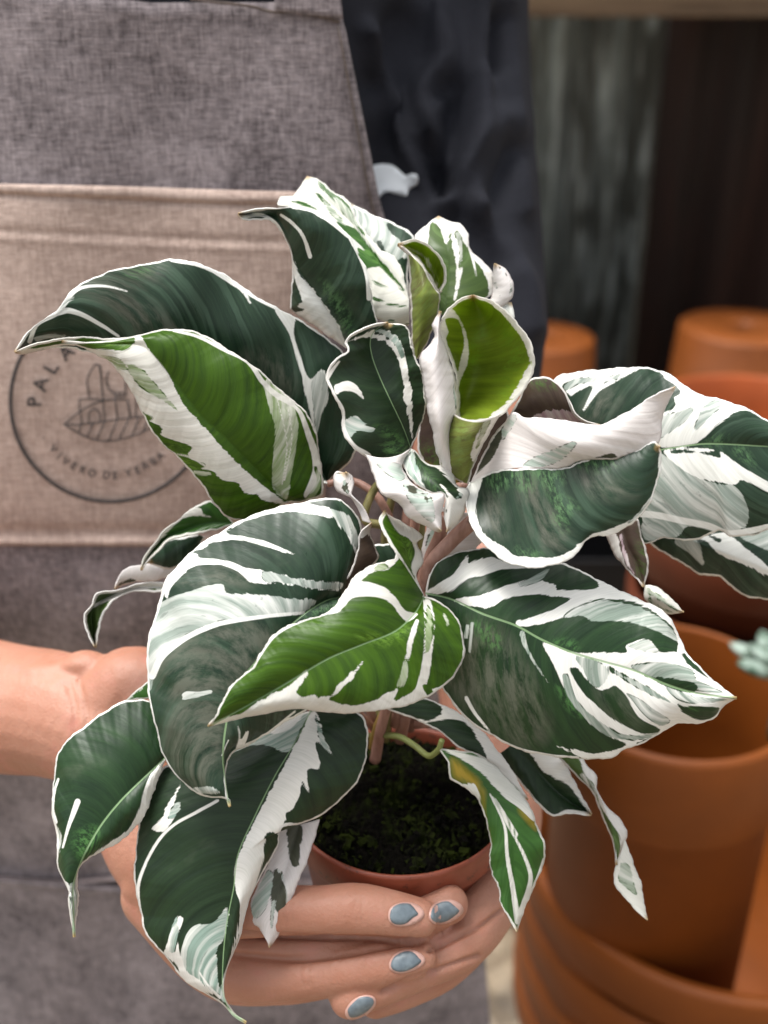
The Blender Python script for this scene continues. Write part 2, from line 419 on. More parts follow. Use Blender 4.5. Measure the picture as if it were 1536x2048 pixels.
def corrugated(name, x0, x1, y, z0, z1, mat, pitch, amp, label):
    n = int((x1 - x0) / pitch * 12); V = []; Fc = []
    for i in range(n + 1):
        x = x0 + (x1 - x0) * i / n; yy = y + amp * math.cos(2 * math.pi * x / pitch)
        V += [(x, yy, z0), (x, yy, z1)]
    for i in range(n): Fc.append((2 * i, 2 * i + 2, 2 * i + 3, 2 * i + 1))
    o = link(name, mesh(name, V, Fc), mat); so = o.modifiers.new('t', 'SOLIDIFY'); so.thickness = .001; so.offset = 0
    return tag(o, label, 'wall')
WY = 2.80
corrugated('corrugated_wall', -2.2, .675, WY, 0, 2.3, GALV, .076, .012, 'grey galvanised corrugated sheet with pale streaks, beside the dark rusty sheet')
corrugated('corrugated_wall', .66, 3.2, WY - .03, 0, 2.3, RUST, .13, .014, 'very dark red brown corrugated sheet behind the upturned pot')
sh = empty('wooden_shelf', (.9, 2.1, 1.10), 'weathered brown wooden shelf board along the top right', 'shelf')
zb = P(1300, 34, 2.2).z
box('board', (-1.6, P(1300, 34, 2.2).y, zb), (2.8, WY - .06, zb + .07), WOOD, sh, .004)
box('post', (1.9, 2.3, 0), (2.0, 2.4, zb), WOOD, sh, .004); box('post', (-1.3, 2.3, 0), (-1.2, 2.4, zb), WOOD, sh, .004)

def pot_profile(r, h, inv=False, hole=.012, tp=.70):
    rb = r * tp; th = max(.004, r * .05); bh = h * .17; ri = r * .93 + .0
    rt = rb + (ri - rb) * (1 - bh / h)      # wall radius just under the rim band
    out = [(hole, 0), (rb - .004, 0), (rb, .004), (rt, h - bh), (r - .002, h - bh + .001), (r, h - bh + .004), (r + .001, h - .005), (r - .001, h - .0012), (r - .004, h)]
    inn = [(r - th * 1.1, h), (r - th * 1.3, h - .003), (rt - th, h - bh), (rb - th, th * 1.2), (hole, th * 1.2)]
    p = out + inn
    if inv: p = [(a, h - z) for a, z in p]
    return p
def terracotta_pot(x, y, ztop, r, h, label, group=None, inv=False, mat=None, tilt=0, tp=.70):
    prof = pot_profile(r, h, inv, tp=tp)
    if inv: prof = prof[::-1]
    o = lathe('terracotta_pot', prof, mat or TERRA, None, 72, (0, 0, 0), closed=True)
    o.location = (x, y, ztop - h); o.rotation_euler = (tilt, 0, random.random() * 6)
    return tag(o, label, 'plant pot', group)
def stack(p, r, h, n, inv, labels, group, mat=None, tp=.70):
    zt = p.z; pitch = (zt - h) / max(1, n - 1)
    for i in range(n):
        lb = labels[i] if i < len(labels) else labels[-1]
        terracotta_pot(p.x + random.uniform(-.002, .002), p.y + random.uniform(-.002, .002), zt - i * pitch, r, h, lb, group, inv, mat, 0, tp)
stack(P(1487, 652, 2.4), .166, .26, 3, True,
      ['upside down terracotta pot with a small drain hole, topmost under the shelf at the right',
       'upside down terracotta pot directly below the topmost one at the right', 'upside down terracotta pot at the foot of the right stack'], 'upside down terracotta pots', TERRA4, .83)
stack(P(1082, 672, 2.4), .140, .26, 3, True,
      ['upside down terracotta pot partly hidden by the dark sleeve, topmost of its stack',
       'upside down terracotta pot below the one beside the dark sleeve', 'upside down terracotta pot at the foot of the stack beside the sleeve'], 'upside down terracotta pots', TERRA4, .83)
stack(P(1515, 824, 1.85), .190, .30, 3, False,
      ['wide upright terracotta pot, its far rim showing just above the far right leaf',
       'upright terracotta pot nested under the wide one behind the variegated leaf', 'lowest upright terracotta pot of the stack behind the variegated leaf'], 'upright stacked terracotta pots', TERRA5)
stack(P(1505, 1035, 1.42), .148, .36, 3, False,
      ['reddish terracotta pot with a thick front rim showing below the far right leaf',
       'terracotta pot nested under the reddish one at the right', 'lowest terracotta pot of the reddish stack'], 'upright stacked terracotta pots', TERRA2)
p = P(1350, 1372, .90)
terracotta_pot(p.x, p.y, p.z, .098, .52, 'tall straight terracotta pot with a pinkish rim standing inside the largest pot', mat=TERRA3, tp=.93)
stack(P(1440, 1680, 1.04), .184, .30, 4, False,
      ['largest terracotta pot, its wide open rim filling the lower right corner',
       'terracotta pot rim directly under the largest open pot', 'terracotta pot rim, third from the top in the lower right stack',
       'lowest terracotta pot of the lower right stack'], 'large nested terracotta pots', TERRA3)
terracotta_pot(.225, 1.16, .20, .10, .20, 'dark terracotta pot on the gravel between the apron and the largest pot', mat=TERRA2)

# blurred rosette plant at the right edge
m, t, b = nt('succulent_leaf'); g = N(t, 'ShaderNodeTexCoord').outputs['Object']
t.links.new(mixc(t, ramp(t, noise(t, g, 60, 3), .4, .6), (.05, .10, .06), (.34, .42, .36)), b.inputs['Base Color']); b.inputs['Roughness'].default_value = .6
c0 = P(1568, 1352, .86)
su = empty('succulent_plant', c0, 'out of focus pale green succulent rosette at the right edge of the picture', 'plant')
for k in range(20):
    an = k * 2.4; el = .15 + .055 * k; ln = .050 - .0014 * k
    dv = Vector((math.cos(an) * math.cos(el), math.sin(an) * math.cos(el), math.sin(el)))
    tube('leaf', [c0 + dv * .004, c0 + dv * ln * .5, c0 + dv * ln * .85, c0 + dv * ln], [.004, .012, .009, .001], m, su, 10, 5, .45)
tube('stem', [c0 + Vector((0, 0, .004)), c0 - Vector((0, 0, .06)), c0 + Vector((.17, .02, -.13))], [.005, .004, .004], m, su, 8)
pt = c0 + Vector((.17, .02, -.10))
o = lathe('plant_pot', pot_profile(.045, .08), TERRA, None, 40, (0, 0, 0), closed=True); o.location = (pt.x, pt.y, pt.z - .06)
o.parent = su; o.matrix_parent_inverse = Matrix.Translation(su.location).inverted()
cr = empty('plant_stand', (pt.x + .02, pt.y + .02, 0), 'thin metal plant stand just outside the right edge under the blurred succulent', 'plant stand')
lathe('top', [(.001, 0), (.06, 0), (.06, .006), (.001, .006)], RUST, cr, 32, (pt.x + .02, pt.y + .02, pt.z - .067), closed=True)
for k in range(3):
    a = k * 2.1 + .5; tube('leg', [Vector((pt.x + .02 + .05 * math.cos(a), pt.y + .02 + .05 * math.sin(a), pt.z - .064)), Vector((pt.x + .02 + .09 * math.cos(a), pt.y + .02 + .09 * math.sin(a), 0.0))], [.004, .004], RUST, cr, 8)

m, t, b = nt('shade_black'); b.inputs['Base Color'].default_value = (.008, .009, .011, 1); b.inputs['Roughness'].default_value = .5; BLK = m  # for an added box that blackens the gap where only shade falls
cp = P(1215, 1080, 2.1); cra = empty('shade_filler', (cp.x, cp.y, 0), 'added black crate standing between the pot stacks, a dark gap behind the leaves', 'filler')
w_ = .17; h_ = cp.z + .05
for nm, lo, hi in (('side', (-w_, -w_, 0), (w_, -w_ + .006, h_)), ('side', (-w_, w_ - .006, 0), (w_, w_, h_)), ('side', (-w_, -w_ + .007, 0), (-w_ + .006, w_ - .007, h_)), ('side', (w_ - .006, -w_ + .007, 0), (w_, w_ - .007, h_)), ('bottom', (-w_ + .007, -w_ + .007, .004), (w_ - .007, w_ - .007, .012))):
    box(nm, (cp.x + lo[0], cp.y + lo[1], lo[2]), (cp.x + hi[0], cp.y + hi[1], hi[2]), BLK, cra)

# ------------------------------------------------------------------ the person: body, shirt, apron
XC = -.128
def Ya(x, z):
    y = .490 + 1.1 * (x - XC) ** 2 + .16 * np.maximum(0, z - 1.0) ** 1.5
    y = y + .0035 * np.sin(26 * x + 9 * z) + .0045 * np.sin(15 * z - 11 * x + 1) + .0020 * np.sin(55 * x - 22 * z)
    return y - .012 * np.exp(-((z - .93) / .10) ** 2)
def hit(px, py, off=0.0):
    """points on the apron front, off metres in front of it, seen at px,py (arrays)"""
    px, py = np.broadcast_arrays(np.asarray(px, float), np.asarray(py, float)); sh_ = px.shape
    px, py = px.ravel(), py.ravel(); lo = np.full(len(px), .2); hi = np.full(len(px), 1.6)
    for _ in range(40):
        md = (lo + hi) / 2; w = PN(np.column_stack([px, py, md])); k = w[:, 1] > Ya(w[:, 0], w[:, 2]) - off
        hi = np.where(k, md, hi); lo = np.where(k, lo, md)
    return PN(np.column_stack([px, py, hi])).reshape(*sh_, 3)
def grid_faces(nu, nv, flip=False):
    ii, jj = np.meshgrid(np.arange(nu - 1), np.arange(nv - 1), indexing='ij'); i0 = (ii * nv + jj).ravel()
    f = np.stack([i0, i0 + 1, i0 + nv + 1, i0 + nv], 1)
    return (f[:, ::-1] if flip else f).tolist()
def fabric(name, a, b_, warp=1.0, rough=.95, blot=.5):
    m, t, b = nt(name); g = N(t, 'ShaderNodeTexCoord').outputs['Object']
    n1 = noise(t, mapping(t, g, (1500, 1, 160)), 1, 4, .65); n2 = noise(t, mapping(t, g, (170, 1, 1500)), 1, 4, .65)
    n3 = noise(t, mapping(t, g, (260, 260, 260)), 1, 4, .6); n4 = noise(t, mapping(t, g, (22, 10, 26)), 1, 5, .62)
    f = math_(t, 'ADD', math_(t, 'ADD', n1, n2), math_(t, 'ADD', math_(t, 'ADD', math_(t, 'MULTIPLY', n3, .6), .2), math_(t, 'MULTIPLY', n4, blot * 2)))
    f = ramp(t, f, 1.30 + blot * .80, 1.85 + blot * 1.15)
    cc = mixc(t, f, a, b_)
    w1 = N(t, 'ShaderNodeTexWave', {'Vector': g, 'Scale': 230.0}, bands_direction='X').outputs['Fac']
    w2 = N(t, 'ShaderNodeTexWave', {'Vector': g, 'Scale': 230.0}, bands_direction='Z').outputs['Fac']
    wv = math_(t, 'MULTIPLY', w1, w2)
    cc = mixc(t, math_(t, 'MULTIPLY', wv, .22), cc, tuple(v * .55 for v in a))
    t.links.new(cc, b.inputs['Base Color']); b.inputs['Roughness'].default_value = rough; b.inputs['Specular IOR Level'].default_value = .2
    h = math_(t, 'ADD', math_(t, 'MULTIPLY', f, .6), math_(t, 'MULTIPLY', wv, -.3))
    nb = bump(t, h, .6, .0006); nb = bump(t, n4, .35, .006, nb); t.links.new(nb, b.inputs['Normal'])
    b.inputs['Sheen Weight'].default_value = .15
    return m
APRON = fabric('apron_cloth', (.088, .073, .077), (.42, .362, .37))
POCK = fabric('pocket_cloth', (.34, .25, .21), (.66, .515, .445), blot=.35)
THREAD = fabric('seam_thread', (.10, .078, .068), (.20, .16, .145))
m, t, b = nt('ink'); g = N(t, 'ShaderNodeTexCoord').outputs['Object']
t.links.new(mixc(t, ramp(t, noise(t, g, 900, 3), .35, .7), (.030, .027, .027), (.085, .070, .066)), b.inputs['Base Color']); b.inputs['Roughness'].default_value = .95; INK = m
m, t, b = nt('skin'); g = N(t, 'ShaderNodeTexCoord').outputs['Object']
n1 = noise(t, g, 45, 4, .6); n2 = noise(t, g, 900, 3, .6)
cc = mixc(t, ramp(t, n1, .35, .7), (.39, .172, .108), (.46, .230, .158)); cc = mixc(t, ramp(t, noise(t, g, 90, 2), .55, .8, 0, .6), cc, (.47, .17, .125))
t.links.new(cc, b.inputs['Base Color']); b.inputs['Roughness'].default_value = .5
b.inputs['Subsurface Weight'].default_value = .18; b.inputs['Subsurface Radius'].default_value = (1, .35, .2); b.inputs['Subsurface Scale'].default_value = .004
h = math_(t, 'ADD', n2, math_(t, 'MULTIPLY', noise(t, mapping(t, g, (420, 120, 120)), 1, 3), .8))
t.links.new(bump(t, h, .45, .0006), b.inputs['Normal']); SKIN = m
m, t, b = nt('nail_polish'); g = N(t, 'ShaderNodeTexCoord').outputs['Object']
t.links.new(mixc(t, ramp(t, noise(t, g, 400, 3), .35, .7), (.13, .165, .19), (.19, .235, .26)), b.inputs['Base Color']); b.inputs['Roughness'].default_value = .38; NAIL = m
m, t, b = nt('shirt_cloth'); g = N(t, 'ShaderNodeTexCoord').outputs['Object']
n1 = noise(t, g, 700, 3, .6); n2 = noise(t, g, 14, 4, .6)
cc = mixc(t, ramp(t, n1, .3, .7), (.0075, .0080, .0125), (.0140, .0148, .0215)); cc = mixc(t, ramp(t, n2, .4, .7, 0, .5), cc, (.022, .0235, .033))
t.links.new(cc, b.inputs['Base Color']); b.inputs['Roughness'].default_value = .85; b.inputs['Specular IOR Level'].default_value = .3
t.links.new(bump(t, n1, .3, .0006), b.inputs['Normal']); SHIRT = m
m, t, b = nt('shirt_print'); b.inputs['Base Color'].default_value = (.72, .76, .80, 1); b.inputs['Roughness'].default_value = .7; PRINT = m

person = empty('person', (XC, .62, 0), 'person in a brown grey apron and dark shirt holding the potted plant in both hands', 'person')
def balls(chains, flat=None):
    """union of tapered chains: many overlapping spheres in one mesh, to be voxel-merged"""
    bm = bmesh.new(); uvs = []
    tmp = bmesh.new(); bmesh.ops.create_icosphere(tmp, subdivisions=3, radius=1); base = [v.co.copy() for v in tmp.verts]; fs = [[v.index for v in f.verts] for f in tmp.faces]; tmp.free()
    V = []; Fc = []
    for ch in chains:
        a = np.array([[*p, r] for p, r in ch]); c = catmull3(a)
        last = None
        for q in c:
            if last is not None and np.linalg.norm(q[:3] - last[:3]) < q[3] * .16: continue
            last = q; o0 = len(V)
            V += [(q[0] + b.x * q[3], q[1] + b.y * q[3], q[2] + b.z * q[3]) for b in base]
            Fc += [[i + o0 for i in f] for f in fs]
    return V, Fc
def catmull3(a, n=26):
    q = np.vstack([2 * a[0] - a[1], a, 2 * a[-1] - a[-2]]); out = []
    for i in range(1, len(q) - 2):
        t_ = np.linspace(0, 1, n, endpoint=False)[:, None]; p0, p1, p2, p3 = q[i - 1:i + 3]
        out.append(.5 * ((2 * p1) + (-p0 + p2) * t_ + (2 * p0 - 5 * p1 + 4 * p2 - p3) * t_**2 + (-p0 + 3 * p1 - 3 * p2 + p3) * t_**3))
    out.append(a[-1:]); return np.vstack(out)
def merged(name, V, Fc, voxel, smooth_it, fn=None):
    me = mesh('tmp', V, Fc); o = bpy.data.objects.new('tmp', me); col.objects.link(o)
    r = o.modifiers.new('r', 'REMESH'); r.mode = 'VOXEL'; r.voxel_size = voxel
    s = o.modifiers.new('s', 'SMOOTH'); s.factor = .5; s.iterations = smooth_it
    dg = bpy.context.evaluated_depsgraph_get(); me2 = bpy.data.meshes.new_from_object(o.evaluated_get(dg)); me2.name = name
    bpy.data.objects.remove(o); bpy.data.meshes.remove(me)
    if fn is not None:
        n = len(me2.vertices); co = np.empty(n * 3); no = np.empty(n * 3)
        me2.vertices.foreach_get('co', co); me2.vertices.foreach_get('normal', no)
        co = fn(co.reshape(-1, 3), no.reshape(-1, 3)); me2.vertices.foreach_set('co', co.ravel()); me2.update()
    me2.polygons.foreach_set('use_smooth', [True] * len(me2.polygons)); return me2
def ch(s): return [(P(float(a), float(b), float(c)), float(r)) for a, b, c, r in (q.split(',') for q in s.split())]
def wch(*a): return [(Vector(q[:3]), q[3]) for q in a]
arms = [
 # arm coming in from the left, wrist, back of the hand
 ch('-420,1330,.56,.036 -200,1375,.50,.032 0,1414,.463,.0275 120,1430,.448,.0255 215,1475,.440,.0240 275,1590,.434,.0210 315,1700,.425,.0190 370,1790,.412,.0135'),
 ch('215,1410,.437,.0165 270,1372,.437,.0160 330,1440,.436,.0180 380,1600,.434,.018'),
 ch('330,1720,.414,.0130 420,1812,.3945,.0108 490,1818,.3905,.0100 560,1822,.389,.0091 640,1822,.388,.0088 715,1820,.3875,.0092 790,1830,.388,.0082 840,1836,.3885,.0068'),
 ch('310,1760,.418,.0130 420,1880,.405,.0096 500,1900,.403,.0092 600,1900,.4015,.0084 700,1892,.4010,.0083 790,1864,.401,.0086 850,1830,.3995,.0078 902,1806,.3985,.0070'),
 ch('310,1790,.420,.0130 410,1922,.404,.0098 490,1950,.399,.0094 590,1952,.3965,.0084 680,1942,.394,.0082 760,1928,.3925,.0083 815,1921,.392,.0073 840,1917,.392,.0064'),
 ch('320,1810,.430,.0110 430,1950,.416,.0080 560,1968,.411,.0075 680,1955,.409,.0065'),
 ch('300,1560,.440,.0150 400,1600,.450,.0120 500,1640,.456,.0105 570,1690,.458,.0090'),
 # knuckle tendons and wrist bone
 ch('140,1345,.441,.0070 175,1340,.438,.0080 215,1350,.438,.0060'),
 ch('250,1560,.4195,.0040 300,1680,.4135,.0045 350,1760,.4065,.0050'), ch('225,1600,.422,.0040 262,1720,.4165,.0045 300,1820,.412,.0050'),
 # arm coming down behind the leaves at the right, wrist, palm
 ch('880,300,.605,.032 905,620,.585,.031 945,900,.54,.031 975,1200,.50,.028 985,1450,.478,.0220 990,1600,.462,.0200 985,1700,.450,.0185 965,1770,.438,.0150'),
 ch('1005,1630,.455,.0165 1012,1700,.443,.0130 990,1770,.426,.0115 935,1850,.412,.0104 860,1893,.410,.0094 780,1902,.411,.0084'),
 ch('1000,1700,.443,.0120 985,1800,.424,.0106 925,1884,.4065,.0098 845,1926,.4005,.0089 765,1962,.397,.0086 715,1984,.3945,.0079 695,1999,.394,.0071'),
 ch('1000,1720,.446,.0110 968,1838,.430,.0092 895,1926,.4145,.0084 815,1970,.408,.0080 752,2000,.406,.0066'),
 ch('1010,1650,.470,.014 960,1640,.480,.012 890,1650,.482,.010'),
 # hidden trunk and upper arms that join them
 wch((XC, .665, .55, .10), (XC, .675, .85, .105), (XC, .68, 1.10, .105), (XC, .69, 1.38, .10)),
 wch((XC + .14, .70, 1.40, .05), (.02, .71, 1.36, .04), tuple([*P(860, -100, .63), .034]), tuple([*P(880, 300, .605), .032])),
 wch((XC - .12, .70, 1.40, .05), (-.34, .66, 1.20, .045), (-.36, .60, 1.03, .040), tuple([*P(-420, 1330, .56), .036])),
 wch((XC - .12, .69, 1.38, .06), (XC, .69, 1.38, .08), (XC + .12, .69, 1.38, .06)),
]
V, Fc = balls(arms)
CREASE = [  # px polyline, sigma px, depth mm: gaps between fingers, knuckle and wrist wrinkles
 ('1004,1822 965,1850 930,1868 861,1900', 5, -2.0), ('960,1912 905,1930 860,1946 814,1962 765,1985', 5, -1.8), ('420,1850 500,1868 600,1874 740,1877 820,1882', 5, -1.6),
 ('430,1905 520,1914 600,1918 700,1906 780,1890 840,1884', 6, -1.8),
 ('556,1796 552,1822 556,1848', 3, -.45), ('570,1794 567,1822 571,1848', 3, -.5), ('584,1798 582,1822 585,1846', 3, -.4), ('712,1800 709,1822 712,1845', 3, -.45), ('724,1800 722,1822 724,1845', 3, -.4),
 ('604,1930 602,1952 606,1974', 3, -.45), ('618,1930 616,1952 619,1972', 3, -.4), ('728,1914 726,1935 729,1955', 3, -.4), ('868,1862 880,1882 886,1900', 3, -.4), ('880,1858 892,1876 898,1894', 3, -.4), ('806,1925 812,1945 814,1958', 3, -.4),
 ('138,1370 150,1420 148,1480 140,1530', 7, -.8), ('158,1360 172,1420 172,1490', 5, -.6), ('60,1340 100,1335 150,1328', 12, .8), ('300,1640 330,1700 350,1770', 8, -.6),
 ('452,1812 470,1806 490,1808', 5, .5), ('560,1820 572,1822 584,1822', 14, .5), ('604,1950 620,1950', 13, .5), ('780,1810 800,1800 822,1800 846,1812 852,1832', 4, .35), ('790,1900 808,1896 830,1900 850,1918', 4, .35)]
def skin_fn(co, no):
    rel = (co - np.array([0, 0, CAMZ])) @ CRN; px = 768 + rel[:, 0] / -rel[:, 2] * FPX; py = 1024 - rel[:, 1] / -rel[:, 2] * FPX
    q = np.column_stack([px, py]); dsp = np.zeros(len(q)); ok = (-rel[:, 2] < .47) & ((no @ np.array([0, -math.cos(PITCH), math.sin(PITCH)])) > 0) & (py > 1250)
    for s_, sg, hgt in CREASE:
        pts = np.array([[float(v) for v in k.split(',')] for k in s_.split()]); d, par = seg_dist(q[ok], catmull(pts, 5), False)
        dsp[ok] += hgt / 1000 * np.exp(-(d / sg) ** 2)
    return co + no * dsp[:, None]
body_me = merged('body', V, Fc, .0010, 2, skin_fn)
body = link('body', body_me, SKIN, person)
from mathutils.bvhtree import BVHTree
def bvh_of(me):
    return BVHTree.FromPolygons([v.co for v in me.vertices], [tuple(p.vertices) for p in me.polygons])
ORG = Vector((0, 0, CAMZ))
def drape(bvh, px, py, off):
    d = (P(px, py, 1.0) - ORG).normalized(); h, n_, i_, ds = bvh.ray_cast(ORG, d)
    if h is None: return None
    return h - d * off
bb = bvh_of(body_me)
def in_poly(x, y, poly): return inside(np.array([[x, y]]), poly)[0]
def draped_patch(name, bvh, poly, step, off, mat, parent, thick=.0004, puff=0.0):
    pts = np.array([[float(v) for v in q.split(',')] for q in poly.split()]); pts = catmull(pts, 4, True)
    # triangulate the outline with interior points so that it follows the curved surface
    from mathutils.geometry import delaunay_2d_cdt
    x0, y0 = pts.min(0); x1, y1 = pts.max(0); V2 = [Vector(p) for p in pts]; n = len(V2)
    for x in np.arange(x0 + step, x1, step):
        for y in np.arange(y0 + step, y1, step):
            if in_poly(x, y, pts) and np.min(np.linalg.norm(pts - (x, y), axis=1)) > step * .5: V2.append(Vector((x, y)))
    vo, eo, fo, *_ = delaunay_2d_cdt(V2, [(i, (i + 1) % n) for i in range(n)], [list(range(n))], 1, 1e-4)
    W = []; lastd = .39
    for v in vo:
        edge = np.min(np.linalg.norm(pts - (v.x, v.y), axis=1))
        h = drape(bvh, v.x, v.y, off + puff * min(1, edge / 10))
        if h is None: h = P(v.x, v.y, lastd)
        W.append(h)
    o = link(name, mesh(name, W, [tuple(f) for f in fo]), mat, parent)
    s = o.modifiers.new('t', 'SOLIDIFY'); s.thickness = thick; s.offset = 0; return o
m, t, b = nt('nail_bare'); b.inputs['Base Color'].default_value = (.60, .36, .30, 1); b.inputs['Roughness'].default_value = .3; BARE = m
for bare, poly in (('776,1830 782,1814 800,1806 822,1806 840,1814 848,1828 840,1840 820,1850 796,1852 780,1844', '780,1830 785,1816 800,1808 818,1808 826,1814 832,1822 836,1829 826,1835 812,1846 796,1849 783,1843'),
             ('858,1828 864,1812 880,1802 902,1800 920,1808 926,1822 914,1836 892,1846 870,1848 860,1840', '862,1828 867,1814 881,1805 896,1803 904,1808 912,1815 918,1822 908,1832 892,1842 874,1845 863,1838'),
             ('778,1928 786,1912 802,1902 824,1900 842,1908 850,1920 842,1932 822,1942 798,1946 782,1940', '782,1928 789,1914 804,1905 820,1903 830,1908 837,1916 842,1923 832,1932 814,1941 798,1943 785,1938'),
             ('690,2024 700,2006 716,1994 736,1990 750,1996 750,2010 736,2026 716,2036 698,2038', '696,2018 706,2006 718,1996 734,1993 746,1998 746,2009 734,2022 716,2032 702,2034 697,2028')):
    nb_ = draped_patch('fingernail', bb, bare, 6, .0003, BARE, person, .0006, .0002)
    pp_ = draped_patch('nail_polish', bb, poly, 6, .00075, NAIL, nb_, .0004, .0004)
# shirt: trunk and sleeve merged, with folds
shirt_ch = [
 wch((XC, .645, .50, .122), (XC, .645, .80, .122), (XC, .65, 1.10, .122), (XC, .66, 1.40, .118)),
 wch((XC + .05, .655, .50, .118), (XC + .05, .655, .80, .118), (XC + .05, .66, 1.10, .118), (XC + .05, .67, 1.40, .112)),
 wch((XC - .05, .655, .50, .118), (XC - .05, .655, .80, .118), (XC - .05, .66, 1.10, .118), (XC - .05, .67, 1.40, .112)),
 wch((XC + .12, .69, 1.42, .075), tuple([*P(835, -260, .62), .060]), tuple([*P(858, -30, .605), .0545]), tuple([*P(868, 200, .60), .0535]), tuple([*P(880, 450, .595), .0545]), tuple([*P(895, 640, .585), .0525]), tuple([*P(898, 780, .572), .0480]), tuple([*P(905, 840, .566), .0435])),
 wch((XC - .12, .69, 1.42, .075), (-.35, .66, 1.20, .060), (-.37, .60, 1.04, .052)),
]
FOLDS = [  # px polyline, sigma px, height mm (positive stands out)
 ([(962, -40), (962, 150), (955, 260), (925, 330), (885, 420)], 16, 8), ([(905, 190), (912, 240), (905, 300), (890, 360)], 32, -10),
 ([(860, 300), (875, 360), (890, 420)], 20, -8), ([(1000, 40), (990, 120)], 24, -8), ([(870, 20), (890, 120), (850, 190), (870, 300)], 22, 7),
 ([(735, 60), (790, 220), (830, 330), (880, 400)], 16, 7), ([(800, 40), (760, 160)], 30, -6), ([(905, 180), (870, 230), (868, 290)], 9, 5),
 ([(1000, 240), (940, 330), (960, 420)], 26, 5), ([(1030, 300), (985, 420), (1000, 520)], 22, -6), ([(960, 420), (1040, 560), (1060, 660)], 20, 6),
 ([(920, 440), (980, 600), (1010, 720)], 22, -5), ([(1020, 0), (1030, 180), (1050, 420)], 14, 3)]
def shirt_fn(co, no):
    rel = (co - np.array([0, 0, CAMZ])) @ CRN; px = 768 + rel[:, 0] / -rel[:, 2] * FPX; py = 1024 - rel[:, 1] / -rel[:, 2] * FPX
    q = np.column_stack([px, py]); dsp = np.zeros(len(q))
    ok = (px > 600) & (px < 1200) & (py > -100) & (py < 900) & (no[:, 1] < .3)
    for pts, sg, hgt in FOLDS:
        d, par = seg_dist(q[ok], catmull(np.array(pts, float), 6), False); dsp[ok] += 1.25 * hgt / 1000 * np.exp(-(d / (sg * 1.15)) ** 2)
    dsp += .0006 * np.sin(60 * co[:, 0] + 30 * co[:, 2] + 2 * np.sin(25 * co[:, 2]))
    return co + no * dsp[:, None]
V, Fc = balls(shirt_ch)
shirt_me = merged('shirt', V, Fc, .0032, 4, shirt_fn)
shirt = link('shirt', shirt_me, SHIRT, person)
bs = bvh_of(shirt_me)
pr = draped_patch('shirt_print', bs, '700,345 735,335 760,328 785,331 803,345 812,352 820,348 834,350 834,368 818,378 812,392 792,388 772,384 755,398 730,420 700,420', 10, .0005, PRINT, person, .0002)

# apron
aedge = hit(np.array([640, 672, 690, 730, 760, 820, 880, 930, 960, 968, 985, 1000.]), np.array([-160, 0, 60, 260, 410, 600, 800, 1000, 1300, 1900, 2100, 2500.]))
ze = aedge[:, 2][::-1]; xe = aedge[:, 0][::-1]
ztop = hit(np.array([490.]), np.array([5.]))[0, 2]
nz, nx = 150, 110; zz = np.linspace(.40, ztop, nz); V = []
for i, z_ in enumerate(zz):
    xr = np.interp(z_, ze, xe); xl = 2 * XC - xr
    for j in range(nx):
        f_ = j / (nx - 1); x_ = xl + (xr - xl) * f_
        z2 = z_ + (.012 * max(0, (XC + .03 - x_)) / .1 if i > nz - 12 else 0) * (i - nz + 12) / 11
        y_ = float(Ya(x_, z2)); e = min(f_, 1 - f_) * (xr - xl)
        y_ -= .0012 * math.exp(-((e - .0015) / .0012) ** 2)
        V.append((x_, y_, z2))
apron = link('apron', mesh('apron', V, grid_faces(nz, nx)), APRON, person)
s = apron.modifiers.new('t', 'SOLIDIFY'); s.thickness = .0016; s.offset = 0
def cloth_quad(name, TL, TR, BR, BL, off, mat, parent, nu=90, nv=110, fn=None, puff=.0):
    u = np.linspace(0, 1, nu)[:, None]; v = np.linspace(0, 1, nv)[None, :]
    TL, TR, BR, BL = (np.array(q, float) for q in (TL, TR, BR, BL))
    g = lambda k: (TL[k] * (1 - v) + TR[k] * v) * (1 - u) + (BL[k] * (1 - v) + BR[k] * v) * u
    px, py = g(0), g(1); w = hit(px, py, off)
    w[..., 1] -= puff * (np.sin(math.pi * u) ** .5) * (np.sin(math.pi * v) ** .4)
    if fn is not None: w[..., 1] -= fn(px, py)
    o = link(name, mesh(name, w.reshape(-1, 3), grid_faces(nu, nv)), mat, parent)
    s = o.modifiers.new('t', 'SOLIDIFY'); s.thickness = .0010; s.offset = 0; return o
def pock_top(px): return 363 + .0315 * px + 6 * np.sin(px / 260)
def pfn(px, py):
    r = .0014 * np.exp(-((py - pock_top(px) - 10) / 9) ** 4) + .0004 * np.exp(-((py - pock_top(px) - 112) / 8) ** 2) - .0012 * np.exp(-((py - pock_top(px) - 26) / 6) ** 2)
    r += -.0006 * np.exp(-((py - pock_top(px) - 96) / 9) ** 2) + .0014 * np.exp(-((py - 1082) / 6) ** 2) - .0016 * np.exp(-((py - 1062) / 14) ** 2)
    return r + .0010 * np.sin(px / 70 + 1.2) * np.exp(-((py - 430) / 60) ** 2)
pocket = cloth_quad('pocket', (-220, 361), (645, 386), (650, 1092), (-220, 1088), .0022, POCK, apron, 220, 100, pfn, .002)
def pfn2(px, py): return   .0060 * np.exp(-((py - 1748 - 20 * (px / 215)) / 11) ** 2)
lower = cloth_quad('lower_pocket', (-220, 1728), (700, 1798), (720, 2500), (-220, 2500), .0020, APRON, apron, 200, 70, pfn2, .001)
HEM = fabric('hem_cloth', (.16, .125, .125), (.50, .42, .415))
hx = np.linspace(-240, 700, 60); hy = 1752 + 14 * np.exp(-((hx - 110) / 110) ** 2) + np.clip(hx - 240, 0, 999) * .03
hp = hit(hx, hy, .0040)
tube('hem', [Vector(p) for p in hp], [.0021] * 60, HEM, apron, 10, 2, .6)
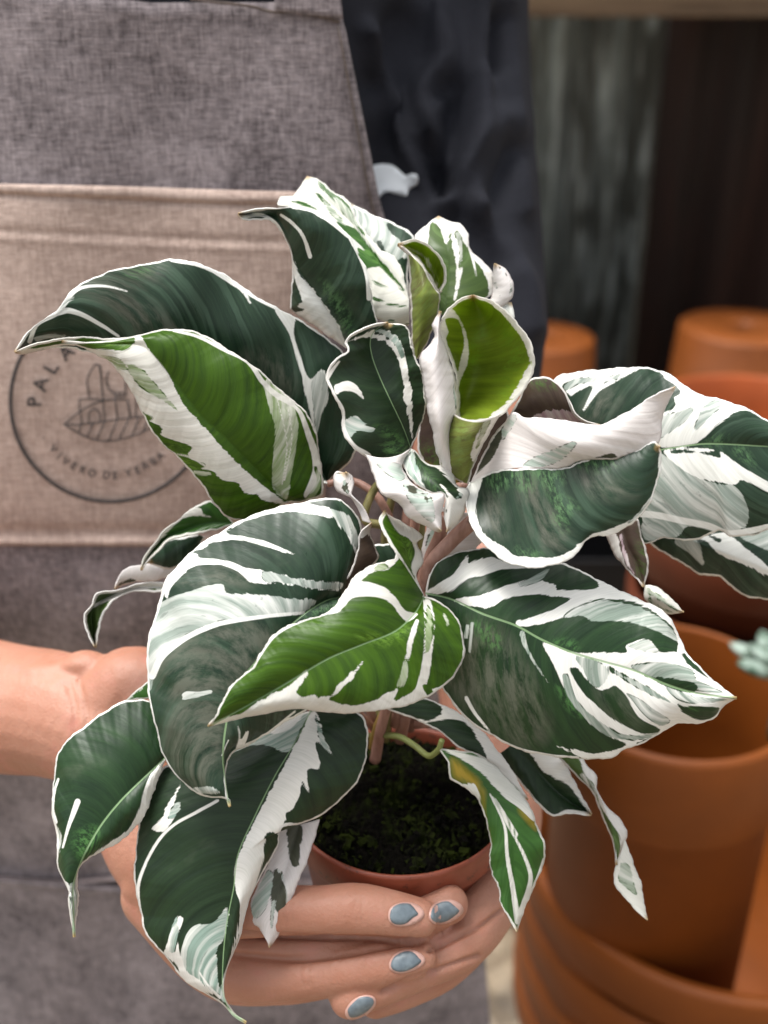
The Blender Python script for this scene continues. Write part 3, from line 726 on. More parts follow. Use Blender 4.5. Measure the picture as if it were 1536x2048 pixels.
def ribbon(pts, w, off, closed=False, n=6):
    c = catmull(np.array(pts, float), n, closed) if n > 1 else np.array(pts, float)
    if closed: c = np.vstack([c, c[:1]])
    d = np.gradient(c, axis=0); d /= np.linalg.norm(d, axis=1)[:, None] + 1e-9; nn = np.column_stack([-d[:, 1], d[:, 0]]) * w / 2
    a, b2 = c + nn, c - nn; L = hit(a[:, 0], a[:, 1], off); Q = hit(b2[:, 0], b2[:, 1], off)
    return np.vstack([L, Q]).tolist(), [(i, i + 1, len(c) + i + 1, len(c) + i) for i in range(len(c) - 1)]
def ribbons(name, items, off, mat, parent, thick=.0003):
    V = []; Fc = []
    for it in items:
        v, f = ribbon(it[0], it[1], off, *(it[2:])); o0 = len(V); V += v; Fc += [tuple(i + o0 for i in q) for q in f]
    o = link(name, mesh(name, V, Fc), mat, parent); s = o.modifiers.new('t', 'SOLIDIFY'); s.thickness = thick; s.offset = 0; return o
ribbons('seam', [([(380, -2), (430, 4), (500, 12), (550, 24), (600, 22), (640, 32), (680, 44)], 6), ([(676, 52), (716, 265), (744, 410), (800, 600)], 5)], .0022, THREAD, apron, .0008)
strap = cloth_quad('strap', (520, -420), (640, -420), (686, 38), (551, 22), .0030, APRON, apron, 40, 16)

# print on the pocket: ring, lettering, emblem
PO = .0062
cx, cy, rr_ = 221, 803, 200
prt = ribbons('pocket_print', [([(cx + rr_ * math.cos(a), cy + rr_ * math.sin(a)) for a in np.linspace(0, 2 * math.pi, 60, endpoint=False)], 7.5, True, 2)], PO, INK, pocket)
def glyph(chr_, x, y, size, up):        # a letter laid on the cloth, 'up' = photo-plane direction of its top
    cu = bpy.data.curves.new('g', 'FONT'); cu.body = chr_; cu.align_x = 'CENTER'; cu.align_y = 'CENTER'; cu.size = 1; cu.offset = .018; cu.resolution_u = 3
    o = bpy.data.objects.new('g', cu); col.objects.link(o); dg = bpy.context.evaluated_depsgraph_get()
    me = bpy.data.meshes.new_from_object(o.evaluated_get(dg)); ux, uy = up; n_ = math.hypot(ux, uy); ux, uy = ux / n_, uy / n_
    rx, ry = -uy, ux                    # reading direction
    vv = np.array([v.co[:] for v in me.vertices]); px = x + size * (vv[:, 0] * rx + vv[:, 1] * ux); py = y + size * (vv[:, 0] * ry + vv[:, 1] * uy)
    W = hit(px, py, PO); fs = [tuple(p.vertices) for p in me.polygons]
    bpy.data.objects.remove(o); bpy.data.curves.remove(cu); bpy.data.meshes.remove(me); return W.tolist(), fs
V = []; Fc = []
L1 = [('P', 70, 804), ('A', 82, 769), ('L', 103, 737), ('A', 133, 706)]
L2 = [('V', 106, 898), ('I', 118, 913), ('V', 131, 923), ('E', 147, 933), ('R', 165, 941), ('O', 184, 947), ('D', 213, 951), ('E', 230, 952),
      ('Y', 257, 947), ('E', 275, 941), ('R', 291, 932), ('B', 307, 923), ('A', 321, 912), ('·', 86, 876)]
for c_, x, y in L1:
    v, f = glyph(c_, x, y, 40, (x - cx, y - cy)); o0 = len(V); V += v; Fc += [tuple(i + o0 for i in q) for q in f]
for c_, x, y in L2:
    v, f = glyph(c_, x, y, 21, (cx - x, cy - y)); o0 = len(V); V += v; Fc += [tuple(i + o0 for i in q) for q in f]
let = link('lettering', mesh('lettering', V, Fc, False), INK, pocket); s = let.modifiers.new('t', 'SOLIDIFY'); s.thickness = .0003; s.offset = 0
E = lambda s_: [(100 + float(q.split(',')[0]) / 6.982, 700 + float(q.split(',')[1]) / 6.982) for q in s_.split()]
em = ['195,1040 420,860 590,760 750,710', '195,1040 400,1160 520,1220 700,1268 850,1268 1000,1245 1150,1200 1330,1130 1500,1020', '195,1040 450,1040 750,1000 950,970 1200,940 1500,930',
      '410,690 420,860 450,1040', '410,690 560,680 740,700 900,690 1060,690', '545,660 520,410 600,250 650,200 690,240 730,560 760,990', '650,200 700,230 720,480 740,700',
      '820,300 790,400 820,540 900,600 1050,600', '910,650 1060,640', '905,600 940,960', '1080,690 1120,940', '545,1020 545,880 600,830 670,850 700,920 700,1000',
      '430,1040 410,1160', '600,1030 520,1210', '765,1000 650,1250', '940,980 820,1265', '1100,960 970,1245', '1240,940 1150,1200', '1380,930 1300,1140', '1060,640 1060,300 1150,200 1200,300 1200,930']
ribbons('emblem', [(E(s_), 3.0, False, 3) for s_ in em], PO, INK, pocket)

# ------------------------------------------------------------------ the potted plant
pc = P(800, 1592, .430)
plant = empty('potted_plant', (pc.x, pc.y, pc.z - .07), 'green and white variegated house plant in a small terracotta coloured pot held in two hands', 'plant')
m, t, b = nt('pot_plastic'); g = N(t, 'ShaderNodeTexCoord').outputs['Object']
cc = mixc(t, ramp(t, noise(t, g, 70, 4), .4, .7), (.20, .046, .022), (.28, .070, .036)); cc = mixc(t, ramp(t, noise(t, g, 300, 4, .7), .58, .66, 0, .7), cc, (.03, .022, .015))
t.links.new(cc, b.inputs['Base Color']); b.inputs['Roughness'].default_value = .45
RP = .0425
pp = [(.001, -.070), (RP * .72, -.070), (RP * .74, -.068), (RP * .93, -.014), (RP * .985, -.0135), (RP, -.012), (RP * 1.015, -.001), (RP * 1.01, .0006), (RP * .985, .0006), (RP * .97, -.001), (RP * .93, -.014), (RP * .70, -.066), (.001, -.066)]
po = lathe('plant_pot', pp, m, plant, 96, tuple(pc), closed=True)
m, t, b = nt('soil'); g = N(t, 'ShaderNodeTexCoord').outputs['Object']
n1 = noise(t, g, 120, 5, .7); n2 = noise(t, g, 600, 4, .7); n3 = noise(t, mapping(t, g, (1, 1, 1)), 38, 3)
cc = mixc(t, ramp(t, n2, .4, .7), (.002, .0017, .0014), (.007, .006, .0045)); cc = mixc(t, math_(t, 'MULTIPLY', ramp(t, n1, .48, .62), ramp(t, n3, .42, .58)), cc, (.012, .017, .003))
t.links.new(cc, b.inputs['Base Color']); b.inputs['Roughness'].default_value = .95; b.inputs['Specular IOR Level'].default_value = .04; SOIL = m
n = 130; V = []
rng = np.random.default_rng(3); oct_ = [(rng.uniform(-1, 1, 2) * f, rng.uniform(0, 6.28), a) for f, a in ((160, .0018), (160, .0015), (420, .0010), (420, .0010), (900, .0007), (900, .0007), (1500, .0006), (1800, .0006), (2600, .0005), (2600, .0005))]
for i in range(n):
    for j in range(n):
        x, y = (i / (n - 1) * 2 - 1), (j / (n - 1) * 2 - 1)
        x, y = x * math.sqrt(1 - y * y / 2) * RP * .965, y * math.sqrt(1 - x * x / 2) * RP * .965
        h = sum(a * math.sin(k[0] * x + k[1] * y + ph) for k, ph, a in oct_)
        V.append((pc.x + x, pc.y + y, pc.z - .0055 + h + .004 * (1 - (x * x + y * y) / RP ** 2)))
soil = link('soil', mesh('soil', V, grid_faces(n, n, True)), SOIL, plant)
# moss tufts and root threads on the soil: one countless mass
m, t, b = nt('moss'); g = N(t, 'ShaderNodeTexCoord').outputs['Object']
t.links.new(mixc(t, ramp(t, noise(t, g, 130, 3), .42, .62), (.003, .0027, .002), (.016, .022, .003)), b.inputs['Base Color']); b.inputs['Roughness'].default_value = .9; b.inputs['Specular IOR Level'].default_value = .06
V = []; Fc = []
for k in range(900):
    a = random.random() * 6.283; r = RP * .93 * math.sqrt(random.random()); x, y = pc.x + r * math.cos(a), pc.y + r * math.sin(a)
    th = random.random() * 6.283; ln = random.uniform(.0010, .0034); w = random.uniform(.0003, .0010); z = pc.z - .003 + random.uniform(-.001, .0015)
    d = Vector((math.cos(th), math.sin(th), random.uniform(0, .8))) * ln; s_ = Vector((-math.sin(th), math.cos(th), 0)) * w; o0 = len(V); q = Vector((x, y, z))
    V += [q - s_, q + s_, q + d * .6 + s_ * .8 + Vector((0, 0, .0006)), q + d]; Fc.append((o0, o0 + 1, o0 + 2, o0 + 3))
mo = None
for k in range(170):                     # bark crumbs
    a = random.random() * 6.283; r = RP * .92 * math.sqrt(random.random()); q = Vector((pc.x + r * math.cos(a), pc.y + r * math.sin(a), pc.z - .002 + random.uniform(-.001, .001)))
    sz = random.uniform(.0008, .0026); M3 = Matrix.Rotation(random.random() * 6, 3, 'Z') @ Matrix.Rotation(random.uniform(-.6, .6), 3, 'X'); o0 = len(V)
    for dx, dy, dz in ((-1, -.6, -.4), (1, -.5, -.4), (.8, .6, -.4), (-.9, .5, -.4), (-.8, -.5, .4), (.7, -.4, .5), (.8, .5, .3), (-.7, .4, .45)):
        V.append(q + M3 @ (Vector((dx, dy, dz)) * sz))
    Fc += [tuple(i + o0 for i in f) for f in ((0, 3, 2, 1), (4, 5, 6, 7), (0, 1, 5, 4), (1, 2, 6, 5), (2, 3, 7, 6), (3, 0, 4, 7))]
mo = link('moss', mesh('moss', V, Fc, False), m, plant); mo['kind'] = 'stuff'

LV = lambda name, *ps, label=None: leaf(name, plant, list(ps), label)
S = sheet
# --- top left, large dark leaf behind
LV('leaf', S('655,965,40.5 712,905,40.3 705,830 700,760 685,705 640,665 590,635,38.6 550,612 500,585 450,548 400,528,37.6 340,518 270,532 210,545 150,575 118,615 85,640,37 65,655 30,705,36.8',
  '655,965,40.5 625,900 590,850,39.5 500,780 400,725 300,695,38 200,685 100,688 30,705', '655,965 600,960 520,900 430,830 340,770 250,730,38 160,700 90,697 30,705',
  ['W z3 1110,240 1130,240 1190,270 1185,330 1215,440 1250,520 1310,490 1325,600 1300,660 1275,760 1260,690 1240,600 1210,480 1170,340',
   'G z3 1260,530 1310,490 1325,600 1300,660 1280,740 1265,620', 'Ws 3,11,4 z3 870,80 940,130 990,180 1012,215', 'Ws 7,9 z3 690,40 800,60 870,90 950,140 1040,195 1130,240 1185,270',
   'Ws 8,3 z3 240,250 290,180 330,152 400,145 460,152 515,168', 'Ws 13,9,5 z3 240,250 280,245 340,265 420,310 480,350', 'Ws 9,8 z3 120,370 150,300 240,250 270,190 310,140',
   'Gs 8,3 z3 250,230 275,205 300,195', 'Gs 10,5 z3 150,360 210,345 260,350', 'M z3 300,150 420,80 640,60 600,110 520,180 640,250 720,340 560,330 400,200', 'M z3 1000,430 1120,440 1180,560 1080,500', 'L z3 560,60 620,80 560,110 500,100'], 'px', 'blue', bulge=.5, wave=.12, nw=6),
  S('275,672,37.7 220,676 165,674 120,678 75,688 50,697 30,706,36.6', None, '285,690,37.5 220,692 165,690 110,694 75,702 45,709 30,706', ['W 30,706 50,697 75,700 60,712', 'Ws 3 30,706 110,692 165,689 230,692'], 'px', 'young', bulge=.1),
  label='largest dark green leaf, arching over to the far left above the printed pocket')
# --- left, second leaf with the broad white midrib band
LV('leaf', S('575,1005,38.2 605,1004 645,988,38 642,930 632,862,37.3 603,815 560,778 505,730,36.3 440,688 385,661 330,658 285,668,36 262,673 225,680 170,684 123,683,35.8',
  '575,1005,38 520,945 460,885,36.6 400,830 350,765 310,715,35.6 280,690 230,688 180,686 123,683', '575,1005,38.2 530,1030 470,1042,38 430,1010 395,960 360,920,37 325,890 290,840 262,780,36.2 240,750 215,722 175,700 150,690 123,683,35.8',
  ['W z3 570,350 600,400 680,500 740,620 830,720 900,800 980,880 1060,950 1150,1020 1100,1020 1060,1010 1040,990 990,980 960,940 900,925 860,895 810,885 830,868 780,850 760,820 775,800 720,775 650,745 660,720 600,690 625,680 570,650 530,600 480,525 430,460 380,425 330,395 450,400 490,370 530,350',
   'D z3 330,385 420,360 470,355 540,350 545,370 520,400 480,410 430,395 380,400', 'L z3 380,385 480,370 520,395 450,405', 'G z3 510,465 560,470 610,520 670,590 720,650 660,610 590,570 540,520', 'G z3 400,430 480,440 520,480 470,480',
   'L z3 670,790 760,810 810,880 730,870', 'Ws 2,5 z3 670,820 720,826 770,838 850,885', 'G z3 790,890 850,900 830,910 780,900',
   'G z3 1060,540 1100,520 1150,570 1180,620 1205,700 1200,780 1180,900 1160,1005 1120,985 1100,950 1105,800 1110,700 1090,640',
   'Ws 3,2 z3 1120,600 1150,720 1160,800 1140,950', 'Ws 2,3 z3 1165,640 1180,760 1150,930', 'Ws 5,14,12 z3 700,325 800,350 900,400 1000,450 1060,530 1110,580 1180,620',
   'Ws 5,16,14,22 z3 1180,620 1215,660 1245,740 1275,830 1280,900 1250,990', 'Gs 6,14 z3 1275,880 1290,940 1250,1010'], 'px', 'young', bulge=.45, wave=.06, nw=5),
  label='bright green leaf with a broad white band along its midrib, overlapping the largest dark leaf')
# --- top leaves
LV('leaf', S('555,880,39.5 430,790 300,700,39 293,600 298,480 285,400,38 240,320 200,270 130,262 70,266 40,235,37', '555,880,39.5 520,780 450,670,38.5 360,550 305,450 290,380,37.6 260,310 210,245 130,235 40,235',
  '555,880,39.5 640,860 705,765,38 685,650 668,570,37.3 655,500 620,430 570,335 480,268,37 380,215 300,198 230,210 150,210 40,235',
  ['W 300,450 330,520 400,600 450,670 520,770 560,880 520,880 450,830 400,780 350,760 310,715 370,690 330,680 350,650 330,600 305,520',
   'Ws 8,9,4 60,250 150,240 220,280 260,350 285,410', 'Ws 5,14,8 245,240 300,280 350,340 385,440', 'Ws 4,10 300,205 400,222 480,270 570,340', 'Ws 7,12,10 570,340 625,440 660,540 668,640', 'L 430,560 500,600 570,700 600,820 545,840 480,690',
   'Y 30,235 60,232 60,245'], 'z4', 'blue', bulge=.5, half=False), label='dark leaf with its yellow tipped end pointing left, at the top of the plant')
LV('leaf', S('860,770,39.6 780,770 690,730 665,700,39.3 665,560 560,400 400,260 300,200 230,190,39.4 240,150 290,158 330,110 370,52,41.2', '860,650,39.2 800,570 740,500 660,390 600,300 520,220 440,140 400,80 370,52,41.2',
  '860,640,39.3 830,520 790,440 720,400 665,340,40 610,260 575,180 490,120 430,72 370,52,41.2',
  ['D 275,172 350,172 420,215 390,205 330,190', 'D 410,130 480,190 540,270 610,310 660,380 740,470 830,590 780,550 690,460 620,380 540,310 470,210',
   'D 420,75 470,115 560,180 600,250 650,335 625,325 570,240 480,150 435,115', 'G 500,150 560,200 620,290 600,290 540,230', 'L 560,320 640,370 730,430 800,500 850,610 820,590 740,520 640,430',
   'D 610,400 680,440 740,480 700,492 640,490', 'G 430,140 520,240 560,300 480,230', 'Gs 6,3 680,560 760,590 850,600', 'Gs 5,3 690,640 770,670 850,680', 'Gs 14,5 770,760 860,770'], 'z4', 'mid', base='W', bulge=.35),
  label='topmost leaf, its crest mostly white with green streaks')
LV('leaf', S('860,640,40 800,520 700,420 600,260 575,180,41.2', None, '860,640,40.4 858,480 886,370 860,318 770,268 700,245 640,215 575,180,41.6',
  ['Ws 12,9 575,180 650,215 740,245 820,280 870,325', 'D 750,280 790,280 850,320 880,360 860,400 810,360 760,310', 'D 700,365 730,370 745,420 725,420', 'D 800,460 850,450 855,560 830,560 790,500', 'L 780,470 840,520 850,620', 'G 880,320 890,370 870,380'], 'z4', 'blue', base='G', bulge=.3),  # dark spots paint shadows falling on this leaf into its pattern
  label='grey white leaf behind the topmost leaf, against the dark shirt')
LV('leaf', S('1010,720,38.9 950,620 900,470 882,350 950,282 1000,243,40.4', '1030,720,38.8 1045,600 1055,500 1050,400,39.2 1030,320 1000,243,40.4', '1060,720,38.9 1200,660 1270,600 1262,520 1205,450 1150,400 1142,330 1110,285 1060,270 1000,243,40.4',
  ['W 880,365 920,310 1000,243 1110,283 1145,330 1150,400 1120,370 1105,325 1060,330 1035,385 1010,310 965,275 950,370 925,400', 'W 1070,330 1105,370 1118,460 1105,560 1075,660 1085,540 1080,440 1065,380',
   'Gs 10,4 1090,330 1108,400 1105,500', 'W 1150,395 1210,440 1275,540 1280,620 1230,680 1240,580 1210,500 1170,450', 'Ws 6,3 1150,400 1170,470 1182,535'], 'z4', 'olive', bulge=.3, wave=.08, nw=4),
  label='upright striped leaf with a white scalloped top against the dark sleeve')
LV('leaf', S('1230,690,39.4 1262,600 1255,530 1275,472,38.8', None, '1290,690,39.2 1345,650 1364,590 1345,535 1310,490 1275,472', ['Gs 3,5 1340,540 1352,590 1335,650', 'Ds 2,4,2 1290,480 1335,540 1350,600', 'Gs 4,2 1270,560 1300,640'], 'z4', 'pale', base='W', bulge=.5),
  S('1295,688,39.3 1320,662 1352,658 ', None, '1300,705,39.3 1330,742 1368,735 1352,658', ['W 1340,660 1370,700 1355,750 1345,700'], 'z4', 'blue', base='G', bulge=.2), label='small curled white leaf end at the right of the striped upright leaf')
# --- furled young leaf
LV('leaf', S('880,930,38 868,780 862,600,37.6 855,480 838,415 806,383,37.2', '895,930,37.5 915,760 928,620,36.6 915,520 872,432,36.8 806,383', '905,930,37.8 965,820 1000,700,37.4 1008,620 990,598 962,540 920,470 868,425 840,412 806,383',
  ['Ws 4,3,3 810,385 870,430 920,480 965,545 1000,610', 'L 845,430 930,520 980,620 900,650 860,560', 'L 880,560 960,600 990,700 900,760', 'G 975,560 1005,610 990,600'], 'z4', 'unyoung', bulge=.3, half=None),
  S('1002,612,37.9 962,540 900,450 840,405 806,383,37.2', '1012,610,38.3 990,520 930,430 870,385 806,383', '1002,612,37.8 1030,560 1030,500 1002,440 950,385 880,363 806,383,37', ['Gs 3,9,4 850,395 930,440 970,510 995,580', 'Ws 4 806,383 880,363 950,385 1002,440 1030,500 1030,560 1002,612'], 'z4', 'lime', bulge=-.15, half=None),
  label='furled young leaf standing upright as a yellow green tube')
# --- large cupped young leaf
LV('leaf', S('910,860,37 910,700 905,600 860,470 815,340 800,270,35.6 850,190 930,120 1000,98,35.5', '910,860,37 990,720,37.6 1050,550,37.6 1070,380,37 1050,210 1000,98', '910,862,36.8 1000,868,35.6 1100,855,35.4 1170,822 1250,745,35.3 1330,645 1366,545 1366,440,35 1330,345 1230,228 1120,138 1000,98',
  ['W 1000,98 1120,140 1230,230 1330,350 1368,450 1366,560 1330,650 1240,750 1170,828 1090,860 1180,770 1240,700 1310,600 1340,500 1335,440 1290,340 1200,230 1100,140', 'W 760,270 850,170 890,195 940,280 975,400 965,520 915,640 900,700 830,400',
   'D 830,240 900,235 935,300 945,400 920,500 905,560 860,430 835,370 850,320', 'Ws 7 930,118 1000,98 1060,110', 'L 900,200 1050,180 1250,330 1330,450 1300,600 1180,760 1150,600 1180,400 1050,260 950,260', 'L 950,600 1050,500 1100,300 1000,300 970,450'], 'z5', 'lime', bulge=-.35, half=None),
  S('930,1245,36.4 845,1190 790,1100 770,1050 745,900,35.2 715,760 675,480,34.9 730,400 765,345 745,270,35 800,190,35.3', '930,1245,36.2 850,1080 815,900,34.6 800,700 775,520,34.4 790,400 790,300 800,190', '930,1245,36.3 890,1060 880,900 908,820,35.8 905,700 895,600 850,470,35.6 820,380 800,300 800,190',
  ['G 900,620 912,700 908,820 890,760 880,660'], 'z5', 'pale', base='W', bulge=.25, half=None),
  S('930,1245,36.2 850,1190 795,1120 800,1000 845,880 878,818,35.5', '945,1245,35.9 960,1080 990,960,34.6 1010,862,34.6', '975,1255,36.1 1030,1080 1100,950 1172,826,35.3',
  ['W 1190,820 1100,950 1030,1080 1010,1130 985,1090 1000,1020 1040,920 1110,850', 'Ws 5 878,818 930,850 1010,866 1090,858 1172,826', 'L 860,900 960,880 1000,1000 940,1150 850,1080', 'G 1060,890 1110,860 1080,930 1020,1040'], 'z5', 'unyoung', bulge=.3, half=None),
  label='big cupped young leaf, lime green inside with a thick white rim')
LV('leaf', S('930,985,39.4 870,960 835,900 840,850 852,800 870,770,39', '940,985,39.3 900,900 890,840 880,770', '950,985,39.4 985,930 1010,880 1020,840 1000,800 940,770,39', ['L 840,880 870,900 890,950 860,940', 'Y 850,925 900,950 930,975 880,965', 'D 900,900 1000,860 960,960'], 'px', 'purple', bulge=.3, half=None),
  label='dark brownish green leaf deep between the cupped leaf and its neighbour')
# --- leaf left of the cup and its folded white lobes
LV('leaf', S('620,1035,36.6 560,1120 450,1130 350,1085 250,1020,35.2 195,920 195,800 150,720 95,600,34.8 120,530 180,470 235,430 215,380 280,322 380,282 480,265,35', '620,1035,36.6 570,900 490,730,35.8 430,600 385,480 370,380 400,310 480,265',
  '620,1035,36.6 680,900 712,760,36.4 695,600 645,450 612,340 600,290 560,268 480,265',
  ['W 215,385 300,345 390,305 400,335 440,330 460,305 540,355 580,450 612,600 628,760 628,970 605,850 575,700 560,560 520,440 440,370 340,355 270,370', 'G 400,310 460,305 540,355 580,460 560,480 520,400 450,340', 'W 150,655 180,635 235,620 290,650 330,728 270,690 200,680 160,705',
   'G 215,870 245,845 290,845 330,885 395,912 370,935 300,922 255,960 235,1000', 'Ws 8,10,12,18 95,600 150,720 193,800 200,920 260,1025 350,1085', 'Ws 4,9 180,500 140,550 100,610', 'L 440,1000 560,1000 615,1020 560,1130 440,1070', 'L 400,900 520,930 600,1020 560,1040',
   'G 410,1130 480,1095 560,1110 560,1150'], 'z5', 'deep', bulge=.3, mid=1.0, wave=.08, nw=5),
  S('340,1070,35.4 400,1220 430,1310,34.6 540,1370 600,1450 700,1512 790,1552 808,1545,34.8', '480,1090,35.4 530,1210 620,1310,34.4 700,1400 760,1480 808,1545', '620,1040,36.2 565,1150 650,1260 740,1305 822,1318,34.9 812,1420 808,1545',
  ['G 410,1125 500,1120 580,1150 585,1210 550,1235 470,1190', 'G 575,1250 640,1270 720,1310 760,1370 768,1450 748,1490 670,1430 600,1340', 'D 598,1268 650,1268 658,1300 640,1318 605,1295', 'Ds 3,7,3 690,1310 715,1340 722,1370'], 'z5', 'pale', base='W', bulge=.35, half=None),
  S('600,1045,36.4 570,1110 595,1200,35.6 680,1275 760,1315 822,1318,35 822,1450 842,1548,35', '620,1035,36.4 700,1150 790,1270,35 860,1350 860,1450 842,1548', '645,1045,36.5 730,1130 870,1150 910,1260,35.9 978,1290 960,1380 950,1420 900,1500 842,1548',
  ['G 575,1090 625,1045 680,1180 730,1295 640,1235 590,1160', 'Ws 3 600,1050 640,1180 715,1285', 'D 640,1045 740,1170 850,1335 790,1305 720,1300 665,1150', 'L 650,1080 740,1190 820,1300 760,1290 690,1200', 'D 700,1115 790,1165 905,1280 922,1320 900,1345 840,1290 780,1230 730,1165', 'Gs 4,10 900,1340 925,1320', 'Ds 3,6 825,1380 832,1420'], 'z5', 'deep', base='W', bulge=.2),
  label='dark leaf beside the cupped leaf, its lower end folding into white lobes')
# --- right hand leaf, folded along its midrib
LV('leaf', S('100,640,36.8 200,590 340,571,35.2 560,565 700,512 800,492 900,478,34.6 985,442 1012,470,34.3', '100,640,36.8 150,740 280,810,35.3 450,840 620,790,34.8 780,720,34.5 900,620 970,540 1012,470', '100,640,36.6 72,700 108,860,35.3 180,950 260,1022 380,1050,34.7 500,1040 600,1000 670,910 800,888 900,820 970,730,34.6 1015,600 1022,500 1012,470',
  ['W 60,700 100,635 158,622 135,700 125,770 145,850 200,915 260,950 310,990 400,1002 500,1000 570,975 640,925 680,893 780,862 870,820 930,765 985,690 1005,610 1012,500 1050,480 1050,640 980,780 860,900 680,930 560,1040 400,1080 200,1060 60,860',
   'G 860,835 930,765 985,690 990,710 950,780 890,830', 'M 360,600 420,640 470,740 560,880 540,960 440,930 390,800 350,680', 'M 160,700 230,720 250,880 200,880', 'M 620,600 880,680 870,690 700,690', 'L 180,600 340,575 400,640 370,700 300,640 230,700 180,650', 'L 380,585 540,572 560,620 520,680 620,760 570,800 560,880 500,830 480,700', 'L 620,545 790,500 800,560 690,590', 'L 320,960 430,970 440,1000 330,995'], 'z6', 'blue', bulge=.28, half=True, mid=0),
  S('100,640,36.8 150,520 220,400 280,325,35.6 310,298 360,325 480,330,34.9 600,345 720,362 800,328 900,270 1000,215 1090,183,33.9', '100,640,36.8 220,530 400,460 560,450,34.4 700,420 850,380 980,310 1090,183', '100,640,36.8 200,592 340,573,35.2 560,567 640,535 800,525,34.6 900,495 985,470 1012,440 1020,390 1035,300 1090,183',
  ['G 350,565 400,520 500,480 600,440 610,455 540,530 430,570', 'D 92,625 160,500 230,400 290,315 312,300 250,430 205,520 150,575', 'G 270,330 310,300 320,340 250,440', 'D 660,540 740,510 790,500 810,520 850,500 940,490 990,455 1015,440 1010,500 800,540', 'Ws 5 985,470 1015,420 1025,350'], 'z6', 'pale', base='W', bulge=.3, half=None),
  label='leaf at the right folded along its midrib, pinkish white half above and dark half below')
# --- purple backed leaf between cup and far right leaf
LV('leaf', S('280,330,37.7 340,220 385,140 485,138,37.4 550,190 578,250 600,305 650,345 725,366,37', None, '280,345,37.9 380,352 480,352 600,360 725,370', ['Ws 3,5 385,138 485,138 550,190 580,250 600,305 650,345 725,366', 'G 400,322 470,295 560,292 600,310 640,345 560,345 500,330', 'L 390,140 480,145 520,180 400,180'], 'z6', 'purple', bulge=.4),
  label='purple backed leaf peeping out beside the cupped leaf')
# --- far right leaves
LV('leaf', S('1060,900,39.6 1090,820 1105,760,39 1150,745 1200,738 1250,735,38.6 1300,736 1335,745 1362,765 1395,787,38 1440,797 1500,820 1560,855 1640,900,37.5', '1060,900,39.6 1150,905 1290,905,38.3 1330,898 1400,888,37.6 1450,888 1536,893 1640,900', '1060,900,39.6 1150,980 1240,1040,39 1285,1085 1330,1077 1380,1082 1440,1062 1465,1075 1536,1058,38 1600,990 1640,900',
  ['W z6 480,150 560,100 900,80 1060,110 1200,205 1350,240 1480,300 1400,292 1340,330 1280,370 1190,450 1030,470 1000,440 1000,330 1090,260 1000,90 900,100 800,150 730,170 640,290 600,250 560,200', 'D z6 585,225 690,170 650,270 635,300 600,270',
   'D z6 650,280 720,200 800,150 940,118 1060,150 1115,200 1090,225 900,290 720,380 600,320', 'Gs 14,8 z6 560,180 620,150 760,140 820,125', 'Ws 8,5 z6 790,150 720,190 680,240 645,290', 'G z6 1010,330 1090,300 1175,278 1150,330 1080,385 1010,425', 'G z6 1230,270 1290,240 1310,270 1230,350 1180,390 1200,320',
   'G z6 1010,500 1100,560 1180,610 1280,640 1380,660 1440,760 1430,850 1340,885 1250,870 1150,850 1100,900 940,920 930,780 980,650', 'W z6 1030,485 1180,473 1300,490 1400,560 1560,650 1560,690 1420,622 1380,650 1290,640 1180,610 1100,560',
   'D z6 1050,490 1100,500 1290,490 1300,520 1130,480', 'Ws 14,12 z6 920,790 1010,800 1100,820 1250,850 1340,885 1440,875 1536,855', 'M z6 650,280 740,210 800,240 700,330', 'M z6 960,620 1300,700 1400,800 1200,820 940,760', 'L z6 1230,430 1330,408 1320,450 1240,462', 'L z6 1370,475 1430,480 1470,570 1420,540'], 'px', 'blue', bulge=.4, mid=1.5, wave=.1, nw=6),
  label='broad white and green leaf reaching out of the picture at the right')
LV('leaf', S('1240,1000,41 1330,1030 1420,1050 1500,1050 1600,1070 1680,1160,40', '1240,1000,41 1340,1060 1420,1095,39.8 1500,1125 1600,1165 1680,1160', '1240,1000,41 1285,1065 1310,1095 1350,1120 1400,1148 1440,1155 1465,1178 1490,1192 1536,1200 1600,1215 1680,1160',
  ['G z6 1130,900 1200,930 1225,1042 1150,975 1085,930', 'W z6 1190,900 1330,885 1420,950 1560,1065 1560,1100 1440,1045 1300,985 1240,925', 'G z6 1400,890 1560,870 1560,970 1450,930', 'Ds 4,8 z6 1240,890 1300,920'], 'px', 'blue', bulge=.25, wave=.12, nw=6),
  label='dark leaf with grey streaks hanging under the far right leaf')
LV('leaf', S('395,255,38.6 440,370 500,440 570,520 662,612,38.2', '500,180,38.4 545,330 610,450 662,612', '560,140,38.4 622,140 645,250 697,400 690,500 665,610', ['W 380,255 465,240 500,360 540,490 580,530 480,440', 'Ws 4 395,255 440,370 500,440 570,520 662,612', 'Ws 4 622,140 645,250 697,400 690,500 665,610', 'L 625,220 660,300 692,430 680,560 620,520 615,380', 'Gs 5,3 500,250 530,400 590,520'], 'c4', 'purple', bulge=.5),
  S('668,600,38.2 722,600 800,640 850,680 943,792,37.8', '668,605,38.2 760,690,37.8 850,750 943,792', '664,620,38.2 665,685 720,752 800,797 870,806 943,792', ['Ds 2,7,3 700,640 760,700 810,720', 'Ds 3,6,3 830,740 900,780', 'Gs 10,6 690,640 760,680 850,740', 'Ds 2,5,2 760,620 830,670 890,730', 'Gs 6,3 700,700 780,760 860,795'], 'c4', 'mid', base='W', bulge=.15),
  label='small drooping leaf with a purple back and a striped white tip')
